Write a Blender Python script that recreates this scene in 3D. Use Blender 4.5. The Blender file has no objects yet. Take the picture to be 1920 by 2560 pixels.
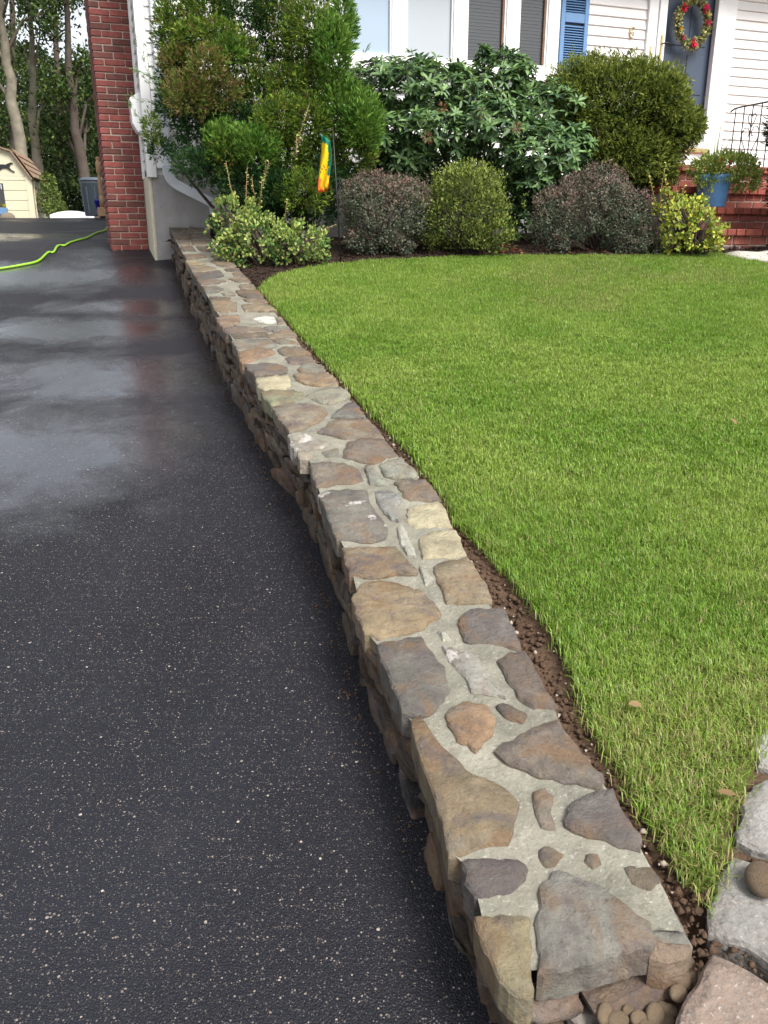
import bpy, bmesh, math, random
import numpy as np
from mathutils import Vector, Matrix

# ------------------------------------------------------------------ camera, light, exposure
S = bpy.context.scene
rng = np.random.default_rng(7)
random.seed(7)
ZO = 1.6                                   # camera height above z = 0
FPX, HOR = 2070.0, 595.0                   # focal length and horizon row in photo pixels (1920 x 2560)
TH = math.atan((1280 - HOR) / FPX); CT, ST = math.cos(TH), math.sin(TH)
cam_d = bpy.data.cameras.new('camera'); cam = bpy.data.objects.new('camera', cam_d)
S.collection.objects.link(cam); S.camera = cam
cam.location = (0, 0, ZO); cam.rotation_euler = (math.pi / 2 - TH, 0, 0)
cam_d.sensor_fit = 'VERTICAL'; cam_d.sensor_height = 36; cam_d.lens = 36 * FPX / 2560
cam_d.clip_start = 0.05; cam_d.clip_end = 1000

SUN_EL, SUN_AZ = math.radians(50), math.radians(142)     # azimuth clockwise from +Y: high, behind and to the right
w = bpy.data.worlds.new('World'); S.world = w; w.use_nodes = True
nt = w.node_tree; nt.nodes.clear()
n_out = nt.nodes.new('ShaderNodeOutputWorld'); n_bg = nt.nodes.new('ShaderNodeBackground')
n_sky = nt.nodes.new('ShaderNodeTexSky'); n_sky.sky_type = 'NISHITA'; n_sky.sun_disc = False
n_sky.sun_elevation = SUN_EL; n_sky.sun_rotation = SUN_AZ; n_sky.dust_density = 3.0
n_hsv = nt.nodes.new('ShaderNodeHueSaturation'); n_hsv.inputs['Saturation'].default_value = 0.30
n_tc = nt.nodes.new('ShaderNodeTexCoord'); n_cl = nt.nodes.new('ShaderNodeTexNoise')
n_cl.inputs['Scale'].default_value = 2.2; n_cl.inputs['Detail'].default_value = 6
n_cr = nt.nodes.new('ShaderNodeMapRange')
n_cr.inputs['From Min'].default_value = 0.35; n_cr.inputs['From Max'].default_value = 0.65
n_cr.inputs['To Min'].default_value = 0.75; n_cr.inputs['To Max'].default_value = 1.35
n_mul = nt.nodes.new('ShaderNodeMixRGB'); n_mul.blend_type = 'MULTIPLY'; n_mul.inputs[0].default_value = 1
L_ = nt.links.new
L_(n_sky.outputs[0], n_hsv.inputs['Color']); L_(n_tc.outputs['Generated'], n_cl.inputs['Vector'])
L_(n_cl.outputs['Fac'], n_cr.inputs['Value']); L_(n_hsv.outputs[0], n_mul.inputs[1]); L_(n_cr.outputs[0], n_mul.inputs[2])
L_(n_mul.outputs[0], n_bg.inputs['Color']); L_(n_bg.outputs[0], n_out.inputs[0])
n_bg.inputs['Strength'].default_value = 0.125
sun_d = bpy.data.lights.new('sun', 'SUN'); sun_d.energy = 2.4; sun_d.angle = math.radians(22); sun_d.color = (1, 0.97, 0.92)
sun = bpy.data.objects.new('sun', sun_d); S.collection.objects.link(sun)
sd = Vector((math.sin(SUN_AZ) * math.cos(SUN_EL), math.cos(SUN_AZ) * math.cos(SUN_EL), math.sin(SUN_EL)))
sun.rotation_euler = sd.to_track_quat('Z', 'Y').to_euler(); sun.location = sd * 30
S.view_settings.view_transform = 'Standard'; S.view_settings.look = 'None'
S.view_settings.exposure = 0.92; S.view_settings.gamma = 1.0; S.view_settings.use_curve_mapping = False

# ------------------------------------------------------------------ helpers
col = S.collection

def ray(px, py):
    x = (px - 960) / FPX; y = -(py - 1280) / FPX
    return np.array([x, CT + y * ST, -ST + y * CT])

def on_plane(px, py, z0, m):               # plane z = z0 + m*Y, heights relative to the camera
    d = ray(px, py); t = z0 / (d[2] - m * d[1]); p = d * t
    return np.array([p[0], p[1], p[2] + ZO])

def at_depth(px, py, Y):
    d = ray(px, py); p = d * (Y / d[1]); return np.array([p[0], p[1], p[2] + ZO])

def vnoise(x, y, scale, seed=0):
    x = np.asarray(x, float) * scale; y = np.asarray(y, float) * scale
    xi = np.floor(x).astype(int); yi = np.floor(y).astype(int); fx = x - xi; fy = y - yi
    fx = fx * fx * (3 - 2 * fx); fy = fy * fy * (3 - 2 * fy)
    def h(a, b):
        n = (a * 374761393 + b * 668265263 + seed * 982451653) & 0x7fffffff
        n = ((n ^ (n >> 13)) * 1274126177) & 0x7fffffff
        return ((n ^ (n >> 16)) & 0xffff) / 65535.0
    a = h(xi, yi); b = h(xi + 1, yi); c = h(xi, yi + 1); d = h(xi + 1, yi + 1)
    return (a * (1 - fx) + b * fx) * (1 - fy) + (c * (1 - fx) + d * fx) * fy

def fbm(x, y, scale, seed=0, o=3):
    s = 0; a = 0.5
    for k in range(o):
        s = s + a * vnoise(x, y, scale * 2 ** k, seed + k); a *= 0.5
    return s / (1 - 0.5 ** o)

def tag(o, label=None, cat=None, group=None, kind=None):
    if label: o['label'] = label
    if cat: o['category'] = cat
    if group: o['group'] = group
    if kind: o['kind'] = kind
    return o

def empty(name, loc, rz=0, label=None, cat=None, group=None):
    o = bpy.data.objects.new(name, None); col.objects.link(o)
    o.location = [float(v) for v in loc]; o.rotation_euler = (0, 0, rz); o.empty_display_size = 0.1
    tag(o, label, cat, group); return o

def fast_mesh(name, V, F, mat, parent=None, cols=None, smooth=False):
    """V (n,3) array, F (m,k) int array with k = 3 or 4, vertices in the parent's space"""
    V = np.asarray(V, np.float32); F = np.asarray(F, np.int32); k = F.shape[1]
    me = bpy.data.meshes.new(name)
    me.vertices.add(len(V)); me.vertices.foreach_set('co', V.ravel())
    me.loops.add(F.size); me.loops.foreach_set('vertex_index', F.ravel())
    me.polygons.add(len(F)); me.polygons.foreach_set('loop_start', np.arange(0, F.size, k, dtype=np.int32))
    me.polygons.foreach_set('loop_total', np.full(len(F), k, np.int32))
    if smooth: me.polygons.foreach_set('use_smooth', np.ones(len(F), bool))
    if cols is not None:
        c = np.ones((len(V), 4), np.float32); c[:, :3] = cols
        a = me.color_attributes.new('col', 'FLOAT_COLOR', 'POINT'); a.data.foreach_set('color', c.ravel())
    me.update(calc_edges=True); me.validate()
    if mat: me.materials.append(mat)
    o = bpy.data.objects.new(name, me); col.objects.link(o)
    if parent: o.parent = parent
    return o

class G:
    """collects simple shapes and links them as one mesh"""
    def __init__(s): s.v = []; s.f = []
    def add(s, v, f):
        n = len(s.v); s.v += [tuple(float(c) for c in p) for p in v]; s.f += [tuple(i + n for i in q) for q in f]; return s
    def box(s, x0, x1, y0, y1, z0, z1):
        return s.add([(x0, y0, z0), (x1, y0, z0), (x1, y1, z0), (x0, y1, z0), (x0, y0, z1), (x1, y0, z1), (x1, y1, z1), (x0, y1, z1)],
                     [(3, 2, 1, 0), (4, 5, 6, 7), (0, 1, 5, 4), (1, 2, 6, 5), (2, 3, 7, 6), (3, 0, 4, 7)])
    def prism(s, poly, z0, z1):
        n = len(poly); v = [(x, y, z0) for x, y in poly] + [(x, y, z1) for x, y in poly]
        return s.add(v, [tuple(range(n))[::-1], tuple(range(n, 2 * n))] + [(i, (i + 1) % n, n + (i + 1) % n, n + i) for i in range(n)])
    def prism_y(s, poly, y0, y1):           # polygon in x,z
        n = len(poly); v = [(x, y0, z) for x, z in poly] + [(x, y1, z) for x, z in poly]
        return s.add(v, [tuple(range(n)), tuple(range(n, 2 * n))[::-1]] + [(i, n + i, n + (i + 1) % n, (i + 1) % n) for i in range(n)])
    def tube(s, pts, rad, n=8, cap=True):
        P = [Vector([float(c) for c in p]) for p in pts]
        if not hasattr(rad, '__len__'): rad = [rad] * len(P)
        rings = []; up = None
        for i, p in enumerate(P):
            t = (P[min(i + 1, len(P) - 1)] - P[max(i - 1, 0)])
            t = t.normalized() if t.length > 1e-9 else Vector((0, 0, 1))
            if up is None:
                up = Vector((0, 0, 1)) if abs(t.z) < 0.9 else Vector((1, 0, 0))
            a = (up - t * up.dot(t)).normalized(); b = t.cross(a); up = a
            rings.append([p + (a * math.cos(q) + b * math.sin(q)) * rad[i] for q in (2 * math.pi * k / n for k in range(n))])
        v = [q for r in rings for q in r]; f = []
        for i in range(len(P) - 1):
            for k in range(n): f.append((i * n + k, i * n + (k + 1) % n, (i + 1) * n + (k + 1) % n, (i + 1) * n + k))
        if cap: f += [tuple(range(n))[::-1], tuple(range((len(P) - 1) * n, len(P) * n))]
        return s.add(v, f)
    def lathe(s, prof, n=24, c=(0, 0, 0)):
        v = [(c[0] + r * math.cos(2 * math.pi * k / n), c[1] + r * math.sin(2 * math.pi * k / n), c[2] + z) for r, z in prof for k in range(n)]
        f = []
        for i in range(len(prof) - 1):
            for k in range(n): f.append((i * n + k, i * n + (k + 1) % n, (i + 1) * n + (k + 1) % n, (i + 1) * n + k))
        f += [tuple(range(n))[::-1], tuple(range((len(prof) - 1) * n, len(prof) * n))]
        return s.add(v, f)
    def build(s, name, mat, parent=None, smooth=False, bevel=0, seg=1, angle=None):
        me = bpy.data.meshes.new(name); me.from_pydata(s.v, [], s.f)
        if bevel:
            bm = bmesh.new(); bm.from_mesh(me)
            es = [e for e in bm.edges if len(e.link_faces) == 2 and e.calc_face_angle(0) > 0.5]
            bmesh.ops.bevel(bm, geom=es, offset=bevel, segments=seg, affect='EDGES', clamp_overlap=True)
            bm.to_mesh(me); bm.free()
        if smooth: me.polygons.foreach_set('use_smooth', np.ones(len(me.polygons), bool))
        if mat: me.materials.append(mat)
        me.update()
        o = bpy.data.objects.new(name, me); col.objects.link(o)
        if parent: o.parent = parent
        return o

def inst(name, mesh, parent, loc, rot=(0, 0, 0), scale=(1, 1, 1), color=None):
    o = bpy.data.objects.new(name, mesh); col.objects.link(o); o.parent = parent
    o.location = [float(v) for v in loc]; o.rotation_euler = rot; o.scale = scale
    if color is not None: o.color = (*color[:3], color[3] if len(color) > 3 else 1)
    return o

# ------------------------------------------------------------------ materials
WET = [(-1.75, 4.35, 0.75, 0.85), (-1.9, 5.6, 0.9, 0.55), (-2.5, 6.9, 1.1, 0.40), (-2.0, 7.6, 1.0, 0.28), (-3.6, 8.7, 1.4, 0.5), (-5.5, 11.5, 1.6, 0.6), (-3.0, 3.2, 0.7, 0.6), (-5.0, 6.0, 1.6, 1.0)]   # x, y, radii of the wettest patches

class M:
    """small wrapper around a material's node tree"""
    def __init__(s, name):
        s.m = bpy.data.materials.new(name); s.m.use_nodes = True; s.t = s.m.node_tree
        s.b = s.t.nodes['Principled BSDF']; s._c = None
    def n(s, typ, **kw):
        x = s.t.nodes.new('ShaderNode' + typ)
        for k, v in kw.items(): setattr(x, k, v)
        return x
    def l(s, a, b): s.t.links.new(a, b)
    def coord(s, rnd=False):
        tc = s.n('TexCoord')
        if not rnd: return tc.outputs['Object']
        oi = s.n('ObjectInfo'); mu = s.n('Math', operation='MULTIPLY'); mu.inputs[1].default_value = 57.0
        s.l(oi.outputs['Random'], mu.inputs[0])
        ad = s.n('VectorMath', operation='ADD'); s.l(tc.outputs['Object'], ad.inputs[0]); s.l(mu.outputs[0], ad.inputs[1])
        return ad.outputs[0]
    def noise(s, vec, scale, detail=4, rough=0.55, dist=0):
        x = s.n('TexNoise'); s.l(vec, x.inputs['Vector']); x.inputs['Scale'].default_value = scale
        x.inputs['Detail'].default_value = detail; x.inputs['Roughness'].default_value = rough; x.inputs['Distortion'].default_value = dist
        return x.outputs['Fac']
    def mp(s, v, a, b, c=0, d=1):
        x = s.n('MapRange'); s.l(v, x.inputs['Value'])
        for i, q in zip((1, 2, 3, 4), (a, b, c, d)): x.inputs[i].default_value = q
        return x.outputs[0]
    def mix(s, fac, a, b, mode='MIX'):
        x = s.n('MixRGB', blend_type=mode)
        for i, q in ((0, fac), (1, a), (2, b)):
            if hasattr(q, 'is_linked'): s.l(q, x.inputs[i])
            elif i == 0: x.inputs[0].default_value = q
            else: x.inputs[i].default_value = (*q[:3], 1)
        return x.outputs[0]
    def math(s, op, a, b=0.0):
        x = s.n('Math', operation=op)
        for i, q in ((0, a), (1, b)):
            if hasattr(q, 'is_linked'): s.l(q, x.inputs[i])
            else: x.inputs[i].default_value = q
        return x.outputs[0]
    def bump(s, h, strength=0.3, dist=0.01):
        x = s.n('Bump'); s.l(h, x.inputs['Height']); x.inputs['Strength'].default_value = strength; x.inputs['Distance'].default_value = dist
        s.l(x.outputs[0], s.b.inputs['Normal']); return x
    def set(s, color=None, rough=None, spec=None, metal=None):
        for k, q in (('Base Color', color), ('Roughness', rough), ('Specular IOR Level', spec), ('Metallic', metal)):
            if q is None: continue
            if hasattr(q, 'is_linked'): s.l(q, s.b.inputs[k])
            elif k == 'Base Color': s.b.inputs[k].default_value = (*q, 1)
            else: s.b.inputs[k].default_value = q
        return s

def mat_plain(name, c, rough=0.5, var=0.12, scale=8, bump=0.0, bscale=60, spec=0.5, metal=0):
    m = M(name); v = m.coord(True)
    f = m.mp(m.noise(v, scale, 5), 0.3, 0.7, 1 - var, 1 + var)
    g = m.n('MixRGB', blend_type='MULTIPLY'); g.inputs[0].default_value = 1; g.inputs[1].default_value = (*c, 1); m.l(f, g.inputs[2])
    m.set(g.outputs[0], rough, spec, metal)
    if bump: m.bump(m.noise(v, bscale, 6), bump, 0.004)
    return m.m

def mat_leaf(name, rough=0.6, trans=0.25, spec=0.2):
    m = M(name); a = m.n('Attribute', attribute_name='col')
    m.set(a.outputs['Color'], rough, spec)
    tr = m.n('BsdfTranslucent'); m.l(a.outputs['Color'], tr.inputs['Color'])
    mx = m.n('MixShader'); mx.inputs[0].default_value = trans
    out = m.t.nodes['Material Output']; m.l(m.b.outputs[0], mx.inputs[1]); m.l(tr.outputs[0], mx.inputs[2]); m.l(mx.outputs[0], out.inputs['Surface'])
    return m.m

def make_asphalt():
    m = M('asphalt'); v = m.coord()
    # rain-wet films: irregular patches where water still stands
    wob = m.math('MULTIPLY', m.math('SUBTRACT', m.noise(v, 2.1, 9, 0.70, 0.5), 0.5), 2.4)
    wet = None
    for (cx, cy, rx, ry) in WET:
        d = m.n('VectorMath', operation='SUBTRACT'); m.l(v, d.inputs[0]); d.inputs[1].default_value = (cx, cy, 0)
        e = m.n('VectorMath', operation='MULTIPLY'); m.l(d.outputs[0], e.inputs[0]); e.inputs[1].default_value = (1 / rx, 1 / ry, 0)
        ln = m.n('VectorMath', operation='LENGTH'); m.l(e.outputs[0], ln.inputs[0])
        q = m.mp(m.math('ADD', ln.outputs['Value'], wob), 0.40, 1.35, 1, 0)
        wet = q if wet is None else m.math('MAXIMUM', wet, q)
    wetm = m.math('MAXIMUM', wet, m.mp(m.noise(v, 0.6, 5, 0.6, 0.4), 0.56, 0.72, 0, 0.7))
    big = m.mp(m.noise(v, 1.7, 5), 0.3, 0.7, 0.80, 1.22)
    c = m.mix(1.0, (0.0130, 0.0136, 0.0185), big, 'MULTIPLY')
    c = m.mix(m.mp(m.noise(v, 260, 2), 0.45, 0.75, 0, 0.5), c, (0.040, 0.038, 0.041))
    for sc, lo, hi, rad, c0, c1 in ((300, 0.70, 0.72, 0.55, (0.05, 0.045, 0.045), (0.15, 0.125, 0.11)), (185, 0.885, 0.895, 0.52, (0.10, 0.085, 0.075), (0.30, 0.25, 0.21)), (80, 0.972, 0.976, 0.34, (0.18, 0.16, 0.14), (0.42, 0.36, 0.30))):
        vo = m.n('TexVoronoi'); m.l(v, vo.inputs['Vector']); vo.inputs['Scale'].default_value = sc
        sp = m.n('SeparateColor'); m.l(vo.outputs['Color'], sp.inputs[0])
        sz = m.math('MULTIPLY', sp.outputs[2], rad)
        near = m.math('LESS_THAN', vo.outputs['Distance'], sz)
        speck = m.math('MULTIPLY', m.mp(sp.outputs[0], lo, hi, 0, 1), near)
        c = m.mix(speck, c, m.mix(sp.outputs[1], c0, c1))
    stain = m.mp(m.noise(v, 3.3, 6, 0.7), 0.58, 0.75, 0, 0.30)
    c = m.mix(stain, c, (0.050, 0.046, 0.044))
    m.set(c, m.mp(wetm, 0, 1, 0.50, 0.12), m.mp(wetm, 0, 1, 0.20, 0.50))
    vo2 = m.n('TexVoronoi'); m.l(v, vo2.inputs['Vector']); vo2.inputs['Scale'].default_value = 210
    hh = m.math('ADD', m.math('MULTIPLY', vo2.outputs['Distance'], -1.0), m.math('MULTIPLY', m.noise(v, 240, 3), 0.8))
    m.l(m.mp(m.noise(v, 9, 6, 0.7), 0.3, 0.7, 0.12, 0.30), m.b.inputs['Coat Roughness']); m.l(m.mp(wetm, 0.05, 0.95, 0, 0.95), m.b.inputs['Coat Weight']); bp = m.bump(hh, 0.5, 0.004); m.l(m.mp(wetm, 0, 1, 0.60, 0.10), bp.inputs['Strength'])
    return m.m
def make_stone(name, rough=0.66):
    m = M(name); v = m.coord(True); oi = m.n('ObjectInfo')
    n1 = m.mp(m.noise(v, 11, 8, 0.68), 0.28, 0.72, 0.55, 1.35)
    c = m.mix(1.0, oi.outputs['Color'], n1, 'MULTIPLY')
    bw = m.n('RGBToBW'); m.l(oi.outputs['Color'], bw.inputs[0]); keep = m.mp(bw.outputs[0], 0.20, 0.34, 1, 0.22)
    rust = m.mp(m.noise(v, 6.5, 7, 0.62, 0.9), 0.48, 0.62, 0, 0.70)
    c = m.mix(m.math('MULTIPLY', rust, keep), c, (0.215, 0.125, 0.062))
    pur = m.mp(m.noise(v, 8.7, 8, 0.68, 0.8), 0.49, 0.62, 0, 0.75)
    c = m.mix(m.math('MULTIPLY', pur, keep), c, (0.120, 0.098, 0.095))
    gry = m.mp(m.noise(v, 8.3, 7, 0.7, 0.4), 0.55, 0.70, 0, 0.6)
    c = m.mix(gry, c, (0.27, 0.26, 0.215))
    spk = m.mp(m.noise(v, 75, 5, 0.75), 0.56, 0.70, 0, 0.6)
    c = m.mix(spk, c, (0.07, 0.06, 0.05))
    spl = m.mp(m.noise(v, 130, 3, 0.7), 0.62, 0.72, 0, 0.35)
    c = m.mix(spl, c, (0.45, 0.42, 0.37))
    thr = m.n('Math', operation='MULTIPLY_ADD'); m.l(oi.outputs['Alpha'], thr.inputs[0]); thr.inputs[1].default_value = -0.32; thr.inputs[2].default_value = 0.80
    wn = m.math('SUBTRACT', m.noise(v, 10, 9, 0.7, 0.3), thr.outputs[0])
    c = m.mix(m.mp(wn, 0.0, 0.06, 0, 0.85), c, (0.60, 0.57, 0.52))
    m.set(c, m.mp(m.noise(v, 14, 4), 0.3, 0.7, rough - 0.18, rough + 0.14), 0.4)
    vo = m.n('TexVoronoi'); vo.feature = 'DISTANCE_TO_EDGE'; m.l(v, vo.inputs['Vector']); vo.inputs['Scale'].default_value = 7; vo.inputs['Randomness'].default_value = 1
    h = m.math('ADD', m.math('MULTIPLY', m.noise(v, 48, 12, 0.75), 1.3), m.math('MULTIPLY', m.noise(v, 12, 8, 0.68, 0.3), 1.8))
    m.bump(h, 0.85, 0.014)
    return m.m

def make_mortar():
    m = M('mortar'); v = m.coord()
    c = m.mix(m.mp(m.noise(v, 6, 8, 0.65, 0.8), 0.28, 0.72), (0.135, 0.130, 0.100), (0.300, 0.285, 0.225))
    c = m.mix(m.mp(m.noise(v, 26, 6, 0.7), 0.52, 0.72, 0, 0.5), c, (0.20, 0.165, 0.12))
    c = m.mix(m.mp(m.noise(v, 120, 3), 0.60, 0.70, 0, 0.55), c, (0.45, 0.43, 0.39))
    c = m.mix(m.mp(m.noise(v, 95, 3), 0.62, 0.72, 0, 0.45), c, (0.09, 0.085, 0.07))
    c = m.mix(m.mp(m.noise(v, 2.4, 6, 0.7), 0.55, 0.75, 0, 0.5), c, (0.17, 0.145, 0.11))
    m.set(c, m.mp(m.noise(v, 8, 4), 0.3, 0.7, 0.45, 0.8), 0.4)
    m.bump(m.math('ADD', m.noise(v, 70, 8, 0.65), m.math('MULTIPLY', m.noise(v, 13, 5, 0.6, 0.8), 2.2)), 0.6, 0.010)
    return m.m

def make_soil(name, a, b, bs=70):
    m = M(name); v = m.coord()
    c = m.mix(m.mp(m.noise(v, 18, 8, 0.7), 0.3, 0.7), a, b); m.set(c, 0.9, 0.2)
    m.bump(m.math('ADD', m.noise(v, bs, 8, 0.7), m.noise(v, bs * 0.3, 4)), 0.9, 0.02); return m.m

def make_brick(name):
    m = M(name); v = m.coord(True); oi = m.n('ObjectInfo')
    c = m.mix(1.0, oi.outputs['Color'], m.mp(m.noise(v, 14, 6, 0.6), 0.3, 0.7, 0.72, 1.25), 'MULTIPLY')
    c = m.mix(m.mp(m.noise(v, 40, 6, 0.7), 0.62, 0.74, 0, 0.5), c, (0.06, 0.035, 0.03))
    c = m.mix(m.mp(m.noise(v, 9, 7, 0.7), 0.68, 0.78, 0, 0.35), c, (0.42, 0.34, 0.29))
    m.set(c, 0.75, 0.35); m.bump(m.noise(v, 90, 6), 0.4, 0.004); return m.m

def make_granite():
    m = M('granite'); v = m.coord(True); oi = m.n('ObjectInfo')
    c = m.mix(1.0, oi.outputs['Color'], m.mp(m.noise(v, 5, 6), 0.3, 0.7, 0.75, 1.2), 'MULTIPLY')
    c = m.mix(m.mp(m.noise(v, 110, 4, 0.6), 0.54, 0.66, 0, 0.6), c, (0.13, 0.125, 0.115))
    c = m.mix(m.mp(m.noise(v, 120, 3), 0.62, 0.70, 0, 0.35), c, (0.58, 0.56, 0.53))
    dirt = m.mp(m.noise(v, 4, 7, 0.65), 0.50, 0.68, 0, 1); dirt = m.math('MULTIPLY', dirt, oi.outputs['Alpha'])
    c = m.mix(dirt, c, (0.13, 0.075, 0.05))
    m.set(c, 0.72, 0.4); m.bump(m.math('ADD', m.noise(v, 60, 6), m.math('MULTIPLY', m.noise(v, 15, 4), 2)), 0.45, 0.012); return m.m

def make_stucco():
    m = M('stucco'); v = m.coord()
    c = m.mix(m.mp(m.noise(v, 6, 6), 0.3, 0.7), (0.36, 0.34, 0.33), (0.47, 0.45, 0.44))
    c = m.mix(m.mp(m.noise(v, 45, 3), 0.70, 0.74, 0, 0.8), c, (0.10, 0.09, 0.08))
    m.set(c, 0.85, 0.3); m.bump(m.noise(v, 55, 5, 0.65), 0.9, 0.015); return m.m

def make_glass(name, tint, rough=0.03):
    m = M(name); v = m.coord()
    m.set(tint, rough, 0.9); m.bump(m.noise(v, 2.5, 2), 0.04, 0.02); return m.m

def make_flag():
    m = M('flag_cloth'); tc = m.n('TexCoord'); v = tc.outputs['Object']
    sx = m.n('SeparateXYZ'); m.l(v, sx.inputs[0])
    wob = m.math('MULTIPLY', m.math('SUBTRACT', m.noise(v, 14, 4), 0.5), 0.10)
    zz = m.math('ADD', sx.outputs['Z'], wob)
    c = m.mix(m.mp(zz, 0.120, 0.135), (0.85, 0.17, 0.04), (0.01, 0.16, 0.10))
    dx = m.math('ABSOLUTE', m.math('ADD', m.math('SUBTRACT', sx.outputs['X'], 0.035), wob))
    inside = m.math('MULTIPLY', m.mp(dx, 0.034, 0.040, 1, 0), m.mp(zz, 0.39, 0.405, 1, 0))
    inside = m.math('MULTIPLY', inside, m.mp(zz, 0.03, 0.045, 0, 1))
    c = m.mix(inside, c, (0.85, 0.55, 0.01))
    eye = m.math('MULTIPLY', m.mp(m.noise(v, 60, 2), 0.55, 0.62), m.math('MULTIPLY', m.mp(zz, 0.15, 0.16), m.mp(zz, 0.22, 0.23, 1, 0)))
    c = m.mix(m.math('MULTIPLY', eye, inside), c, (0.12, 0.06, 0.01))
    m.set(c, 0.7, 0.2); return m.m

MAT = dict(
    asphalt=make_asphalt(), stone=make_stone('stone'), mortar=make_mortar(), brick=make_brick('brick'), granite=make_granite(), stucco=make_stucco(),
    dirt=make_soil('dirt', (0.085, 0.052, 0.034), (0.185, 0.115, 0.075)), mulch=make_soil('mulch', (0.018, 0.012, 0.009), (0.055, 0.032, 0.022), 45),
    thatch=make_soil('thatch', (0.06, 0.09, 0.015), (0.13, 0.13, 0.04)), wood_floor=make_soil('forest_floor', (0.03, 0.035, 0.012), (0.06, 0.055, 0.03), 8),
    siding=mat_plain('siding', (0.78, 0.765, 0.74), 0.45, 0.025, 1.5), trim=mat_plain('white_trim', (0.80, 0.80, 0.79), 0.4, 0.03, 2),
    cream=mat_plain('cream_paint', (0.66, 0.60, 0.46), 0.8, 0.10, 9, 0.8, 60), blue=mat_plain('blue_paint', (0.12, 0.24, 0.43), 0.5, 0.06, 5),
    door=mat_plain('slate_door', (0.045, 0.065, 0.10), 0.45, 0.06, 4), glass_light=make_glass('pane_blue_sky_tint', (0.30, 0.38, 0.48)),  # glass_light: blue tint stands in for reflected sky
    glass_white=make_glass('pane_pale_sky_tint', (0.36, 0.39, 0.42)), glass_dark=make_glass('screened_pane', (0.025, 0.026, 0.028), 0.35),  # glass_white: pale tint stands in for reflected sky
    brass=mat_plain('brass', (0.55, 0.42, 0.20), 0.35, 0.08, 30, metal=0.7), iron=mat_plain('black_iron', (0.012, 0.012, 0.012), 0.45, 0.2, 20),
    brown_wood=mat_plain('brown_wood', (0.16, 0.08, 0.04), 0.5, 0.2, 12), post_wood=mat_plain('post_wood', (0.36, 0.21, 0.11), 0.6, 0.2, 14),
    alu=mat_plain('white_aluminium', (0.72, 0.75, 0.78), 0.35, 0.04, 4), black_plastic=mat_plain('black_plastic', (0.01, 0.01, 0.011), 0.4, 0.1, 8),
    hose=mat_plain('hose_rubber', (0.26, 0.50, 0.03), 0.5, 0.08, 8), pot=mat_plain('pot_glaze', (0.10, 0.27, 0.55), 0.35, 0.12, 6),
    bark=mat_plain('bark', (0.20, 0.175, 0.13), 0.9, 0.35, 5, 1.0, 18), dark_bark=mat_plain('dark_bark', (0.07, 0.052, 0.04), 0.9, 0.3, 6, 1.0, 20),
    leaf=mat_leaf('leaf'), glossy_leaf=mat_leaf('glossy_leaf', 0.42, 0.18, 0.4), needle=mat_leaf('needle', 0.6, 0.2, 0.2), grass=mat_leaf('grass_blade', 0.42, 0.35, 0.4),
    shed=mat_plain('shed_paint', (0.66, 0.60, 0.43), 0.6, 0.06, 3), shingle=mat_plain('shingle', (0.26, 0.17, 0.11), 0.9, 0.25, 20, 0.6, 60),
    bin=mat_plain('grey_plastic', (0.10, 0.125, 0.15), 0.5, 0.12, 6), bluebin=mat_plain('blue_plastic', (0.02, 0.04, 0.42), 0.4, 0.06, 6),
    white_cloth=mat_plain('white_cloth', (0.72, 0.73, 0.74), 0.6, 0.08, 6), pebble=make_stone('river_stone', 0.5), flag=make_flag(),
    joint=mat_plain('brick_mortar', (0.36, 0.29, 0.24), 0.9, 0.15, 20, 0.5, 90), dead=mat_plain('dead_leaf', (0.30, 0.15, 0.06), 0.7, 0.3, 20),
)

# ------------------------------------------------------------------ ground surfaces (heights relative to the camera + ZO)
WZ0, WM = -1.40, 0.16                                   # wall-top plane

def z_top(Y): return WZ0 + WM * np.asarray(Y, float) + ZO
DY = [-12, -4, 0, 1.3, 2.2, 3.1, 4.06, 5.1, 6.3, 7.5, 8.5, 9.3, 9.9, 12, 15, 18.5, 21, 30]
DZ = [-2.3, -2.0, -1.585, -1.43, -1.32, -1.225, -1.11, -0.985, -0.80, -0.61, -0.41, -0.23, -0.12, 0.06, 0.25, 0.40, 0.40, 0.40]
def z_drive(Y): return np.interp(Y, DY, DZ) + ZO
def z_lawn(X, Y):
    Y = np.asarray(Y, float)
    z = np.where(Y < 8.6, WZ0 + WM * Y, WZ0 + WM * 8.6 + 0.05 * (Y - 8.6)) - 0.045
    z = z + 0.02 * (fbm(X, Y, 0.8, 3) - 0.5)
    return z + ZO

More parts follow.
